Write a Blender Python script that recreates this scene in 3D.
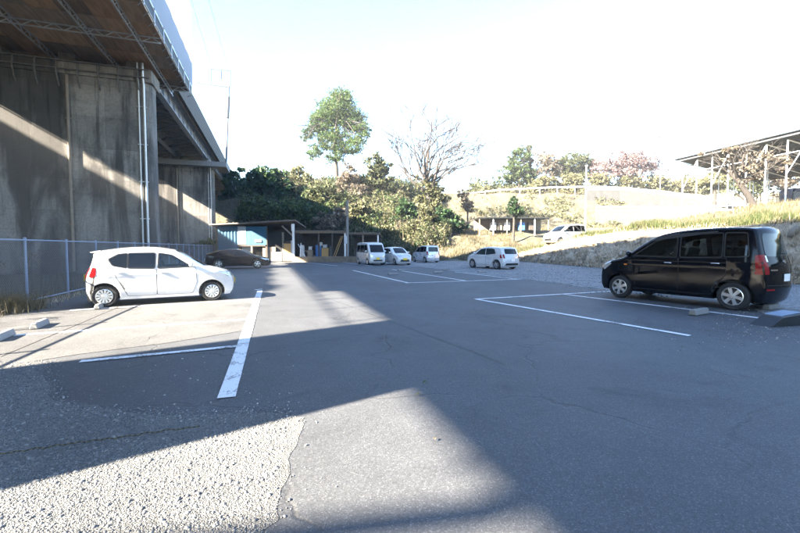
import bpy, bmesh, math, random
import numpy as np
from mathutils import Vector, Matrix, noise
from mathutils.bvhtree import BVHTree
R = math.radians
random.seed(7); rng = np.random.default_rng(7)
for o in list(bpy.data.objects): bpy.data.objects.remove(o, do_unlink=True)
S = bpy.context.scene; COL = S.collection

# ------------------------------------------------------------------ camera, sky, sun, exposure
HAZE = .0006
CAMH = 1.5; PITCH = math.atan(19.5/400)
cam = bpy.data.cameras.new('camera'); camo = bpy.data.objects.new('camera', cam); COL.objects.link(camo)
camo.location = (0, 0, CAMH); camo.rotation_euler = (R(90)-PITCH, 0, 0)
cam.lens = 18; cam.sensor_width = 36; cam.clip_end = 3000; cam.clip_start = .05
S.camera = camo
SUN_EL = R(29.9); TOSUN = Vector((-.816, -.577, 0)).normalized()
w = bpy.data.worlds.new('World'); S.world = w; w.use_nodes = True
nt = w.node_tree; bg = nt.nodes['Background']
sky = nt.nodes.new('ShaderNodeTexSky'); sky.sky_type = 'NISHITA'; sky.sun_disc = False
sky.sun_elevation = SUN_EL; sky.sun_rotation = math.atan2(TOSUN.x, TOSUN.y)
sky.air_density = 1.35; sky.dust_density = .05; sky.ozone_density = 6.5
nt.links.new(sky.outputs[0], bg.inputs[0]); bg.inputs[1].default_value = .05
sl = bpy.data.lights.new('sun', 'SUN'); sl.energy = 5; sl.angle = R(.53); sl.color = (1, .89, .72)
so = bpy.data.objects.new('sun', sl); COL.objects.link(so)
sd = Vector((TOSUN.x*math.cos(SUN_EL), TOSUN.y*math.cos(SUN_EL), math.sin(SUN_EL)))
so.rotation_euler = sd.to_track_quat('Z', 'Y').to_euler(); so.location = sd*60
S.view_settings.view_transform = 'Standard'; S.view_settings.look = 'None'
S.view_settings.exposure = 3.85; S.view_settings.gamma = 1
S.render.engine = 'CYCLES'

# ------------------------------------------------------------------ pixel <-> place (800x533 photograph, f = 400 px)
CP, SP = math.cos(PITCH), math.sin(PITCH)
def ray(px, py):
    a = (px-400)/400; b = (266.5-py)/400
    return Vector((a, CP+b*SP, -SP+b*CP))
def gp(px, py, z=0.):
    d = ray(px, py); t = (z-CAMH)/d.z
    return Vector((d.x*t, d.y*t, z))
def at(px, py, Y):
    d = ray(px, py); t = Y/d.y
    return Vector((d.x*t, Y, CAMH+d.z*t))
TH = R(18.0)
def br(v, u, z=0): return Vector((v*math.cos(TH)-u*math.sin(TH), v*math.sin(TH)+u*math.cos(TH), z))
def uv_of(x, y): return (x*math.cos(TH)+y*math.sin(TH), -x*math.sin(TH)+y*math.cos(TH))

# ------------------------------------------------------------------ materials
MATS = {}
class NT:
    def __init__(s, name):
        s.m = bpy.data.materials.new(name); s.m.use_nodes = True; s.t = s.m.node_tree
        s.b = s.t.nodes['Principled BSDF']; s.tc = s.t.nodes.new('ShaderNodeTexCoord'); MATS[name] = s.m
        s.co = s.tc.outputs['Object']
    def n(s, typ, **k):
        nd = s.t.nodes.new('ShaderNode'+typ)
        for a, v in k.items(): setattr(nd, a, v)
        return nd
    def l(s, a, b): s.t.links.new(a, b)
    def mapping(s, scale=(1,1,1), loc=(0,0,0), rot=(0,0,0), src=None):
        m = s.n('Mapping'); m.inputs['Scale'].default_value = scale; m.inputs['Location'].default_value = loc
        m.inputs['Rotation'].default_value = rot
        s.l(src or s.co, m.inputs[0]); return m.outputs[0]
    def noise(s, scale, detail=4, rough=.55, vec=None, dist=0):
        n = s.n('TexNoise'); n.inputs['Scale'].default_value = scale; n.inputs['Detail'].default_value = detail
        n.inputs['Roughness'].default_value = rough; n.inputs['Distortion'].default_value = dist
        s.l(vec or s.co, n.inputs['Vector']); return n.outputs['Fac']
    def voro(s, scale, vec=None, feature='F1', out='Color', rnd=1):
        n = s.n('TexVoronoi', feature=feature); n.inputs['Scale'].default_value = scale
        if 'Randomness' in n.inputs: n.inputs['Randomness'].default_value = rnd
        s.l(vec or s.co, n.inputs['Vector']); return n.outputs[out]
    def ramp(s, fac, stops, interp='LINEAR'):
        r = s.n('ValToRGB'); e = r.color_ramp.elements; r.color_ramp.interpolation = interp
        while len(e) < len(stops): e.new(.5)
        for el, (p, c) in zip(e, stops):
            el.position = p; el.color = (c, c, c, 1) if isinstance(c, (int, float)) else tuple(c)+(1,)
        s.l(fac, r.inputs[0]); return r.outputs[0]
    def mix(s, fac, a, b, mode='MIX'):
        m = s.n('Mix', data_type='RGBA', blend_type=mode)
        for inp, v in ((m.inputs[0], fac), (m.inputs[6], a), (m.inputs[7], b)):
            if isinstance(v, (int, float)): inp.default_value = v if inp.type == 'VALUE' else (v, v, v, 1)
            elif isinstance(v, tuple): inp.default_value = v+(1,)
            else: s.l(v, inp)
        return m.outputs[2]
    def math(s, op, a, b=None):
        m = s.n('Math', operation=op)
        for i, v in enumerate((a, b)):
            if v is None: continue
            if isinstance(v, (int, float)): m.inputs[i].default_value = v
            else: s.l(v, m.inputs[i])
        return m.outputs[0]
    def out(s, col=None, rough=None, bump=None, bstr=.3, bdist=.02, metal=0, spec=None, coat=0):
        if col is not None:
            if isinstance(col, tuple): s.b.inputs['Base Color'].default_value = col+(1,)
            else: s.l(col, s.b.inputs['Base Color'])
        if rough is not None:
            if isinstance(rough, (int, float)): s.b.inputs['Roughness'].default_value = rough
            else: s.l(rough, s.b.inputs['Roughness'])
        if bump is not None:
            bn = s.n('Bump'); bn.inputs['Strength'].default_value = bstr; bn.inputs['Distance'].default_value = bdist
            s.l(bump, bn.inputs['Height']); s.l(bn.outputs[0], s.b.inputs['Normal'])
        s.b.inputs['Metallic'].default_value = metal
        if spec is not None: s.b.inputs['Specular IOR Level'].default_value = spec
        if coat: s.b.inputs['Coat Weight'].default_value = coat; s.b.inputs['Coat Roughness'].default_value = .04
        return s.m

def simple(name, c, rough=.6, var=.25, scale=6, metal=0, bump=.15, spec=None, coat=0, stretch=(1,1,1)):
    t = NT(name)
    v = t.mapping(stretch); f = t.noise(scale, 6, .65, v)
    lo = tuple(max(0, x*(1-var)) for x in c); hi = tuple(min(1, x*(1+var)) for x in c)
    col = t.ramp(f, [(.3, lo), (.7, hi)])
    rr = t.ramp(f, [(.3, max(0, rough-.08)), (.7, min(1, rough+.08))])
    return t.out(col, rr, f if bump else None, bump, .01, metal, spec, coat)

def asphalt(name, base, dark=False):
    t = NT(name)
    fine = t.voro(150, out='Color'); sep = t.n('SeparateColor'); t.l(fine, sep.inputs[0])
    agg = t.ramp(sep.outputs[0], [(0, .6), (.7, .97), (.9, 1.2), (1, 1.9)])
    v2 = t.voro(62); sep2 = t.n('SeparateColor'); t.l(v2, sep2.inputs[0]); d2 = t.voro(62, out='Distance')
    spk = t.math('MULTIPLY', t.ramp(sep2.outputs[1], [(.965, 0), (.98, 1)]), t.ramp(d2, [(.25, 1), (.38, 0)]))
    st_ = t.noise(.9, 6, .7, None, .6); st2_ = t.noise(.16, 4, .6, t.mapping((1, .35, 1), (3, 2, 0), (0, 0, .35)))
    big = t.noise(.35, 5, .6); mid = t.noise(2.3, 5, .65); fn = t.noise(28, 4, .7)
    a = t.ramp(big, [(.3, .8), (.7, 1.16)]); b = t.ramp(mid, [(.25, .86), (.75, 1.12)]); c = t.ramp(fn, [(.25, .8), (.75, 1.18)])
    c1 = t.mix(1., a, b, 'MULTIPLY'); c2 = t.mix(1., c1, c, 'MULTIPLY'); c3 = t.mix(1., c2, agg, 'MULTIPLY')
    col = t.mix(1., c3, base, 'MULTIPLY')
    col = t.mix(1., col, t.ramp(st_, [(.28, .55), (.42, .95), (.6, 1.), (.75, 1.25)]), 'MULTIPLY'); col = t.mix(1., col, t.ramp(st2_, [(.35, .82), (.65, 1.15)]), 'MULTIPLY')
    col = t.mix(1., col, t.ramp(t.noise(1.15, 5, .6, t.mapping((1, 1, 1), (31, 7, 0)), .4), [(.64, 1.), (.70, .72), (1, .6)]), 'MULTIPLY')
    col = t.mix(t.math('MULTIPLY', spk, .6), col, (.2, .196, .19))
    # fine cracks that wander
    wv = t.n('VectorMath', operation='ADD'); nz = t.n('TexNoise'); nz.inputs['Scale'].default_value = 1.7; nz.inputs['Detail'].default_value = 5
    t.l(t.co, nz.inputs['Vector'])
    sc = t.n('VectorMath', operation='SCALE'); sc.inputs['Scale'].default_value = .55; t.l(nz.outputs['Color'], sc.inputs[0])
    t.l(t.co, wv.inputs[0]); t.l(sc.outputs[0], wv.inputs[1])
    ed = t.voro(.42, wv.outputs[0], 'DISTANCE_TO_EDGE', 'Distance')
    crack = t.ramp(ed, [(0, 1), (.004, .8), (.010, 0)])
    mask = t.ramp(t.noise(.6, 3), [(.42, 0), (.5, 1)])
    cm = t.math('MULTIPLY', crack, mask)
    col = t.mix(t.math('MULTIPLY', cm, .5), col, (.03, .028, .026))
    h = t.math('ADD', t.math('MULTIPLY', sep.outputs[0], .6), t.math('MULTIPLY', fn, .6))
    h = t.math('SUBTRACT', h, t.math('MULTIPLY', cm, 1.5))
    return t.out(col, .7, h, .6, .006, spec=.45)

asphalt('asphalt', (.068, .0705, .076)); asphalt('asphalt_beige', (.096, .095, .094))
def gravelmat(name, base, sc=55):
    t = NT(name)
    v = t.voro(sc); sep = t.n('SeparateColor'); t.l(v, sep.inputs[0])
    d = t.voro(sc, out='Distance'); big = t.noise(.8, 5)
    a = t.ramp(sep.outputs[1], [(0, .6), (.5, .95), (1, 1.5)]); b = t.ramp(big, [(.3, .75), (.7, 1.15)])
    col = t.mix(1., t.mix(1., a, b, 'MULTIPLY'), base, 'MULTIPLY')
    return t.out(col, .9, t.math('SUBTRACT', sep.outputs[0], d), .8, .02)
gravelmat('gravel_bed', (.125, .124, .121), 120); gravelmat('gravel_far', (.175, .175, .175), 24)
def island(name, stops, rough=.8, trans=0., spec=.3):
    t = NT(name)
    g = t.n('NewGeometry'); col = t.ramp(g.outputs['Random Per Island'], stops)
    big = t.noise(.7, 3); col = t.mix(1., col, t.ramp(big, [(.3, .82), (.7, 1.18)]), 'MULTIPLY')
    t.out(col, rough, spec=spec)
    if trans:
        tr = t.n('BsdfTranslucent'); t.l(col, tr.inputs[0]); mx = t.n('MixShader'); mx.inputs[0].default_value = trans
        t.l(t.b.outputs[0], mx.inputs[1]); t.l(tr.outputs[0], mx.inputs[2])
        t.l(mx.outputs[0], t.t.nodes['Material Output'].inputs[0])
    return t.m
island('stones', [(0, (.07, .074, .078)), (.3, (.118, .121, .123)), (.7, (.158, .158, .156)), (1, (.23, .223, .208))], .75)
island('stones_white', [(0, (.13, .133, .136)), (.5, (.24, .24, .236)), (1, (.42, .41, .39))], .75)
island('bank_rock', [(0, (.18, .15, .115)), (.5, (.34, .285, .22)), (1, (.5, .43, .34))], .9)
island('leaf_dark', [(0, (.012, .028, .012)), (.6, (.028, .06, .02)), (1, (.06, .1, .035))], .55, .25)
island('leaf_mid', [(0, (.022, .04, .013)), (.6, (.05, .078, .025)), (1, (.11, .135, .048))], .6, .3)
island('leaf_bright', [(0, (.016, .04, .012)), (.5, (.058, .108, .028)), (1, (.15, .19, .06))], .5, .35)
island('leaf_olive', [(0, (.024, .033, .013)), (.6, (.06, .071, .031)), (1, (.135, .135, .068))], .7, .3)
island('leaf_pale', [(0, (.042, .05, .021)), (.5, (.108, .11, .05)), (1, (.21, .195, .115))], .7, .35)
island('leaf_brown', [(0, (.07, .055, .04)), (.5, (.14, .115, .085)), (1, (.24, .2, .15))], .8, .3)
island('leaf_yellow', [(0, (.075, .08, .035)), (.5, (.135, .13, .065)), (1, (.21, .19, .11))], .7, .35)
island('leaf_pink', [(0, (.13, .085, .085)), (.5, (.2, .135, .13)), (1, (.28, .2, .19))], .8, .3)
island('dry_grass', [(0, (.06, .05, .027)), (.5, (.115, .096, .053)), (1, (.2, .172, .105))], .85, .3)
island('green_grass', [(0, (.025, .042, .012)), (.5, (.06, .075, .026)), (1, (.13, .122, .06))], .8, .3)
island('dry_vine', [(0, (.11, .085, .052)), (.5, (.33, .26, .17)), (1, (.52, .43, .3))], .9, .15)
simple('bark', (.045, .038, .032), .9, .45, 14, bump=.8, stretch=(1, 1, .2))
simple('bark_pale', (.042, .036, .032), .9, .35, 10, bump=.6, stretch=(1, 1, .25))
simple('paint_line', (.78, .78, .76), .7, .12, 30)
t = NT('line_worn'); f = t.noise(34, 6, .75); g = t.noise(3, 4)
col = t.mix(t.ramp(t.math('ADD', t.math('MULTIPLY', f, .6), t.math('MULTIPLY', g, .4)), [(.42, 1), (.475, 0)]), (.62, .625, .62), (.12, .12, .12)); t.out(col, .7, f, .3, .004)
simple('steel_grey', (.17, .175, .185), .5, .2, 5, .3); simple('mast_grey', (.07, .073, .08), .5, .2, 5); simple('steel_white', (.74, .74, .74), .45, .08, 4)
simple('steel_galv', (.45, .48, .52), .42, .15, 8, .75); simple('steel_dark', (.09, .085, .08), .6, .4, 6)
simple('girder_blue', (.25, .28, .33), .5, .18, 2.5); simple('fence_paint', (.17, .21, .29), .5, .12, 6)
simple('sealant', (.03, .031, .034), .6, .3, 20); simple('rubber', (.013, .013, .0135), .8, .2, 20, bump=.2); simple('black_plastic', (.009, .009, .0095), .55, .2, 20)
simple('alloy', (.62, .63, .64), .3, .06, 8, .85, 0); simple('chrome', (.75, .75, .76), .12, .03, 8, 1, 0)
simple('concrete_block', (.2, .197, .19), .85, .2, 12, bump=.4); simple('concrete_pale', (.17, .166, .158), .85, .15, 3, bump=.3)
simple('concrete_terrace', (.062, .060, .056), .9, .2, 1.5, bump=.3); simple('concrete_old', (.042, .042, .042), .9, .3, 1.5, bump=.3); simple('fascia', (.10, .098, .093), .85, .25, 2)
simple('white_wall', (.68, .67, .64), .8, .08, 2); simple('blue_board', (.022, .092, .16), .55, .12, 3)
simple('white_board', (.4, .43, .46), .5, .1, 3); simple('wood_ochre', (.42, .26, .1), .7, .2, 5, stretch=(6, 6, .5))
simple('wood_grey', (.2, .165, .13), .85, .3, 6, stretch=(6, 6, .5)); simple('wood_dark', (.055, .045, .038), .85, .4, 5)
simple('tin_roof', (.13, .11, .095), .6, .35, 3, .2); simple('tin_dark', (.022, .026, .026), .55, .3, 3, .3)
simple('tarp_white', (.42, .5, .6), .5, .08, 1.5)
simple('sheet_pale', (.17, .22, .29), .6, .15, 6)
t = NT('dust_cloth'); t.out((.36, .41, .5), .7); tr = t.n('BsdfTranslucent'); tr.inputs[0].default_value = (.4, .42, .45, 1); mx = t.n('MixShader'); mx.inputs[0].default_value = .3
t.l(t.b.outputs[0], mx.inputs[1]); t.l(tr.outputs[0], mx.inputs[2]); t.l(mx.outputs[0], t.t.nodes['Material Output'].inputs[0])
simple('tarp_blue', (.05, .16, .42), .5, .12, 3)
simple('soil', (.16, .125, .09), .95, .35, 3, bump=.8); simple('cloth_pale', (.5, .5, .5), .9, .2, 8)
simple('yellow_plate', (.75, .52, .03), .5, .05, 8, bump=0); simple('white_plate', (.75, .75, .72), .5, .05, 8, bump=0)
simple('red_lens', (.20, .005, .007), .2, .15, 40, bump=0, spec=.2); simple('clear_lens', (.5, .52, .54), .1, .15, 25, .5, 0, coat=1)
simple('orange_lens', (.7, .2, .02), .2, .1, 30, bump=0)
simple('car_white', (.50, .505, .51), .28, .02, 2, 0, 0, coat=1); simple('car_black', (.0025, .0026, .004), .06, .1, 2, 0, 0, .22)
simple('car_navy', (.004, .005, .009), .12, .1, 2, 0, 0, .3); simple('car_silver', (.62, .64, .67), .3, .03, 2, .4, 0, coat=1)
t = NT('glass'); t.out((.003, .004, .005), .03, spec=.3)
t = NT('glass_clear'); t.out((.018, .026, .025), .03, spec=.55)
def clearglass(name, tint):
    t = NT(name); tr = t.n('BsdfTransparent'); tr.inputs[0].default_value = tint+(1,); gl = t.n('BsdfGlossy'); gl.inputs['Roughness'].default_value = .02
    fr = t.n('Fresnel'); fr.inputs[0].default_value = 1.5; mx = t.n('MixShader'); t.l(fr.outputs[0], mx.inputs[0]); t.l(tr.outputs[0], mx.inputs[1]); t.l(gl.outputs[0], mx.inputs[2]); t.l(mx.outputs[0], t.t.nodes['Material Output'].inputs[0])
clearglass('glass_front', (.72, .78, .76)); clearglass('glass_privacy', (.16, .17, .17)); simple('seat_cloth', (.035, .034, .034), .9, .2, 12); simple('lining', (.12, .118, .112), .9, .1, 6)
t = NT('rope'); c = t.n('TexWave', wave_type='BANDS', bands_direction='X'); c.inputs['Scale'].default_value = 9
t.l(t.co, c.inputs['Vector']); t.out(t.ramp(c.outputs['Fac'], [(.45, (.03, .029, .024)), (.55, (.095, .08, .045))]), .9)
# stained pier concrete with formwork joints
t = NT('pier_concrete')
st = t.noise(.55, 6, .62, t.mapping((.75, .75, .11)), .6); st2 = t.noise(3.2, 5, .6, t.mapping((1, 1, .07), (3, 1, 2))); gr = t.noise(9, 6, .7)
sepx = t.n('SeparateXYZ'); t.l(t.co, sepx.inputs[0])
top = t.ramp(t.math('DIVIDE', sepx.outputs[2], 12.), [(0, .35), (.55, .5), (.8, .75), (1, 1)])
wet = t.math('MULTIPLY', t.ramp(st, [(.47, 0), (.58, 1)]), .85)
wet2 = t.math('MULTIPLY', t.ramp(st2, [(.54, 0), (.68, .9)]), top)
c = t.mix(t.ramp(gr, [(.3, 0), (.7, 1)]), (.15, .141, .129), (.235, .222, .204))
wn = t.n('TexWhiteNoise'); cx = t.n('CombineXYZ'); t.l(t.math('FLOOR', t.math('DIVIDE', sepx.outputs[0], 1.8)), cx.inputs[0]); t.l(t.math('FLOOR', t.math('DIVIDE', sepx.outputs[2], 1.8)), cx.inputs[2]); t.l(cx.outputs[0], wn.inputs['Vector'])
c = t.mix(1., c, t.ramp(wn.outputs['Value'], [(0, .78), (1, 1.18)]), 'MULTIPLY')
pt_ = t.noise(.55, 5, .7, None, .8); c = t.mix(1., c, t.ramp(pt_, [(.3, .6), (.5, 1.), (.7, 1.12)]), 'MULTIPLY')
c = t.mix(wet, c, (.036, .033, .031)); c = t.mix(wet2, c, (.013, .013, .013))
fz = t.math('FRACT', t.math('DIVIDE', sepx.outputs[2], 1.8)); fx = t.math('FRACT', t.math('DIVIDE', sepx.outputs[0], 1.8)); jz = t.math('MAXIMUM', t.ramp(fz, [(0, 1), (.008, 1), (.012, 0)]), t.ramp(fx, [(0, .7), (.006, .7), (.01, 0)]))
c = t.mix(t.math('MULTIPLY', jz, .5), c, (.05, .047, .043))
t.out(c, .9, t.math('SUBTRACT', gr, jz), .35, .02)
# plywood scaffold boards, orange brown, weathered
t = NT('scaffold_board'); oi = t.n('ObjectInfo'); rp = t.ramp(oi.outputs['Random'], [(0, (.15, .115, .085)), (.4, (.34, .205, .12)), (.7, (.40, .25, .15)), (1, (.24, .2, .16))])
f = t.noise(5, 6, .7, t.mapping((1, .15, 1))); t.out(t.mix(1., rp, t.ramp(f, [(.3, .55), (.7, 1.2)]), 'MULTIPLY'), .85, f, .3)
# terrain: dry grass, soil, green tinge
t = NT('terrain'); a = t.noise(.22, 6, .65); b = t.noise(2.2, 6, .7); c0 = t.noise(14, 5, .7)
c = t.mix(t.ramp(a, [(.4, 0), (.6, 1)]), (.082, .068, .042), (.052, .055, .024)); c = t.mix(t.ramp(b, [(.38, 0), (.65, 1)]), c, (.11, .096, .068))
c = t.mix(1., c, t.ramp(c0, [(.25, .65), (.75, 1.3)]), 'MULTIPLY'); t.out(c, .95, t.math('ADD', b, c0), .9, .08)
t = NT('bank_face'); a = t.noise(1.3, 6, .7); b = t.noise(7, 6, .75, t.mapping((1, 1, .6))); v = t.voro(2.6, out='Distance')
c = t.mix(t.ramp(a, [(.35, 0), (.65, 1)]), (.47, .37, .26), (.27, .21, .14)); c = t.mix(t.ramp(b, [(.45, 0), (.7, 1)]), c, (.62, .51, .38))
t.out(c, .95, t.math('ADD', b, t.math('MULTIPLY', v, .8)), 1., .12)
t = NT('chain_wire'); t.out((.17, .19, .225), .5, metal=.5)
for nm in ('car_white', 'car_black', 'car_silver'):
    m_ = MATS[nm]; nt_ = m_.node_tree; bs = nt_.nodes['Principled BSDF']; g_ = nt_.nodes.new('ShaderNodeNewGeometry'); df = nt_.nodes.new('ShaderNodeBsdfDiffuse'); df.inputs[0].default_value = (.06, .058, .055, 1); mx = nt_.nodes.new('ShaderNodeMixShader')
    nt_.links.new(g_.outputs['Backfacing'], mx.inputs[0]); nt_.links.new(bs.outputs[0], mx.inputs[1]); nt_.links.new(df.outputs[0], mx.inputs[2]); nt_.links.new(mx.outputs[0], nt_.nodes['Material Output'].inputs[0])
M = MATS

# ------------------------------------------------------------------ mesh helpers
def link(name, me, mat=None, parent=None, loc=None):
    o = bpy.data.objects.new(name, me); COL.objects.link(o)
    if mat: me.materials.append(M[mat])
    if parent: o.parent = parent
    if loc is not None: o.location = loc
    return o
def empty(name, loc=(0, 0, 0), rz=0, sc=1):
    o = bpy.data.objects.new(name, None); COL.objects.link(o); o.location = loc; o.rotation_euler = (0, 0, rz)
    o.scale = (sc, sc, sc); o.empty_display_size = .2; return o
def tag(o, label, cat, group=None, kind=None):
    o['label'] = label; o['category'] = cat
    if group: o['group'] = group
    if kind: o['kind'] = kind
    return o
def struct(o): o['kind'] = 'structure'; return o
class MB:
    def __init__(s): s.v = []; s.f = []
    def add(s, vs, fs):
        k = len(s.v); s.v += [tuple(p) for p in vs]; s.f += [tuple(i+k for i in f) for f in fs]; return s
    def box(s, c, d, rot=None):
        hx, hy, hz = d[0]/2, d[1]/2, d[2]/2; c = Vector(c); vs = []
        for x, y, z in ((-1,-1,-1),(1,-1,-1),(1,1,-1),(-1,1,-1),(-1,-1,1),(1,-1,1),(1,1,1),(-1,1,1)):
            p = Vector((x*hx, y*hy, z*hz))
            if rot is not None: p = rot @ p
            vs.append(c+p)
        return s.add(vs, [(0,3,2,1),(4,5,6,7),(0,1,5,4),(1,2,6,5),(2,3,7,6),(3,0,4,7)])
    def bb(s, a, b): return s.box([(p+q)/2 for p, q in zip(a, b)], [abs(q-p) for p, q in zip(a, b)])
    def bar(s, a, b, wd, ht=None):
        a = Vector(a); b = Vector(b); d = b-a; L = d.length
        if L < 1e-6: return s
        rot = d.to_track_quat('Y', 'Z').to_matrix(); return s.box((a+b)/2, (wd, L, ht or wd), rot)
    def tube(s, pts, rad, seg=6, cap=True):
        pts = [Vector(p) for p in pts]; n = len(pts)
        if isinstance(rad, (int, float)): rad = [rad]*n
        vs = []; fs = []; up = Vector((0, 0, 1)); prev = None
        for i, p in enumerate(pts):
            d = (pts[min(i+1, n-1)]-pts[max(i-1, 0)])
            if d.length < 1e-9: d = Vector((0, 0, 1))
            d.normalize()
            a = prev - d*prev.dot(d) if prev is not None else (up if abs(d.z) < .95 else Vector((1, 0, 0))).cross(d)
            if a.length < 1e-6: a = Vector((1, 0, 0)).cross(d)
            a.normalize(); prev = a; b = d.cross(a)
            for k in range(seg):
                t = 2*math.pi*k/seg; vs.append(p+(a*math.cos(t)+b*math.sin(t))*rad[i])
        for i in range(n-1):
            for k in range(seg):
                k2 = (k+1) % seg; fs.append((i*seg+k, i*seg+k2, (i+1)*seg+k2, (i+1)*seg+k))
        if cap: fs.append(tuple(range(seg-1, -1, -1))); fs.append(tuple((n-1)*seg+k for k in range(seg)))
        return s.add(vs, fs)
    def lathe(s, prof, seg=28, axis='y', close=False):
        vs = []; fs = []; n = len(prof)
        for k in range(seg):
            t = 2*math.pi*k/seg; c, q = math.cos(t), math.sin(t)
            for (r, h) in prof: vs.append((r*c, h, r*q) if axis == 'y' else (r*c, r*q, h))
        for k in range(seg):
            k2 = (k+1) % seg
            for i in range(n if close else n-1):
                j = (i+1) % n
                fs.append((k*n+i, k*n+j, k2*n+j, k2*n+i))
        return s.add(vs, fs)
    def prism(s, poly, a, b, axis='y'):
        n = len(poly); vs = []
        for h in (a, b):
            for p, q in poly: vs.append({'y': (p, h, q), 'z': (p, q, h), 'x': (h, p, q)}[axis])
        fs = [tuple(range(n)), tuple(range(2*n-1, n-1, -1))]+[(i, (i+1) % n+0, (i+1) % n+n, i+n) for i in range(n)]
        return s.add(vs, fs)
    def build(s, name, mat, parent=None, smooth=None, loc=None, bevel=0):
        me = bpy.data.meshes.new(name); me.from_pydata(s.v, [], s.f)
        if bevel or True:
            bm = bmesh.new(); bm.from_mesh(me); bmesh.ops.recalc_face_normals(bm, faces=bm.faces)
            if bevel: bmesh.ops.bevel(bm, geom=[e for e in bm.edges if e.is_manifold and e.calc_face_angle(0) > .6], offset=bevel, segments=2, profile=.5, affect='EDGES', clamp_overlap=True)
            bm.to_mesh(me); bm.free()
        if smooth:
            for p in me.polygons: p.use_smooth = True
            me.set_sharp_from_angle(angle=R(smooth))
        return link(name, me, mat, parent, loc)
def npmesh(name, V, F, mat, parent=None):
    """V (n,3) float, F (m,k) int"""
    me = bpy.data.meshes.new(name); V = np.asarray(V, dtype=np.float32); F = np.asarray(F, dtype=np.int32); m, k = F.shape
    me.vertices.add(len(V)); me.vertices.foreach_set('co', V.ravel())
    me.loops.add(m*k); me.loops.foreach_set('vertex_index', F.ravel())
    me.polygons.add(m); me.polygons.foreach_set('loop_start', np.arange(0, m*k, k, dtype=np.int32)); me.polygons.foreach_set('loop_total', np.full(m, k, dtype=np.int32))
    me.update(calc_edges=True); return link(name, me, mat, parent)
def sheet(name, pts, z, mat, parent=None, jag=0, step=.25):
    """flat polygon sheet; jag roughens the outline"""
    out = []; n = len(pts)
    for i in range(n):
        a = Vector(pts[i][:2]); b = Vector(pts[(i+1) % n][:2]); k = max(1, int((b-a).length/step)) if jag else 1
        for j in range(k):
            p = a.lerp(b, j/k)
            if jag:
                q = noise.noise_vector(Vector((p.x*1.3, p.y*1.3, 3)))*jag + noise.noise_vector(Vector((p.x*6, p.y*6, 9)))*jag*.35
                p = p+Vector((q.x, q.y))
            out.append((p.x, p.y, z))
    me = bpy.data.meshes.new(name); me.from_pydata(out, [], [tuple(range(len(out)))])
    bm = bmesh.new(); bm.from_mesh(me); bmesh.ops.triangulate(bm, faces=bm.faces); bmesh.ops.recalc_face_normals(bm, faces=bm.faces)
    for f in bm.faces:
        if f.normal.z < 0: f.normal_flip()
    bm.to_mesh(me); bm.free()
    return link(name, me, mat, parent)
def copytree(o, parent=None):
    c = o.copy(); COL.objects.link(c); c.parent = parent
    for ch in o.children: copytree(ch, c)
    return c

# ------------------------------------------------------------------ terrain
def sm(a, b, x):
    t = min(1, max(0, (x-a)/(b-a))); return t*t*(3-2*t)
def pw(x, pts):
    if x <= pts[0][0]: return pts[0][1]
    for (a, p), (b, q) in zip(pts, pts[1:]):
        if x <= b: return p+(q-p)*(x-a)/(b-a)
    return pts[-1][1]
def wallx(y): return 16.3-.14*(y-16.3)+1.2*sm(38, 46, y)*0
def hbank(y): return pw(y, [(-30, 2.6), (28, 2.65), (34, 2.2), (42, 1.0), (48, .4)])
def H(x, y, rough=True):
    v, u = uv_of(x, y); d = x-wallx(y)
    zr = 0.
    if d > 0: zr = hbank(y)*sm(0, .9, d)+.165*max(0, min(d, 18)-.9)
    left = pw(y, [(46.5, 0), (52, 3), (60, 7.5), (70, 11.5), (80, 14), (110, 17), (300, 26)])
    right = pw(y, [(43, 0), (47, 1.2), (51, 2.7), (56, 3.7), (63, 4.4), (66, 6.5), (71, 8.6), (76, 11.6), (92, 12.5), (130, 15), (300, 24)])
    zb = left+(right-left)*sm(-2, 9, x)
    zb = min(zb, 8.5+60*sm(-7, 6, v)) if y > 40 else zb
    z = max(zr, zb) if zr*zb == 0 else max(zr, zb)+.4*math.exp(-abs(zr-zb))
    if v < -21: z = max(z, 21.9*sm(0, 1, (-21.5-v)/15.)*sm(.9, 2.9, u)*(1 if v > -60 else max(.3, 1-(-60-v)/80)))  # unseen hill beyond the viaduct, added to shade the piers, fence and paving
    if rough and z > .05:
        z += (noise.noise(Vector((x*.35, y*.35, 0)))*.5+noise.noise(Vector((x*1.1, y*1.1, 5)))*.14)*min(1, z/2.)
    return z
xs = [-400, -280, -200, -140, -100, -80, -65]+[-55+2.*i for i in range(16)]+list(np.arange(-23, 34, .5))+list(np.arange(34, 62, 2.))+[65, 75, 90, 120, 160, 220, 300, 420]
ys = [-200, -130, -80, -50, -35, -28]+list(np.arange(-24, 3, 1.))+list(np.arange(3, 80, .75))+list(np.arange(81, 112, 3.))+[120, 140, 170, 210, 270, 350, 500]
V = [(x, y, H(x, y)-.03) for y in ys for x in xs]; nx = len(xs)
F = [(j*nx+i, j*nx+i+1, (j+1)*nx+i+1, (j+1)*nx+i) for j in range(len(ys)-1) for i in range(nx-1)]
g = npmesh('ground', V, F, 'terrain'); struct(g)
for p in g.data.polygons: p.use_smooth = True
def gnd(x, y): return H(x, y)-.03

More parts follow.
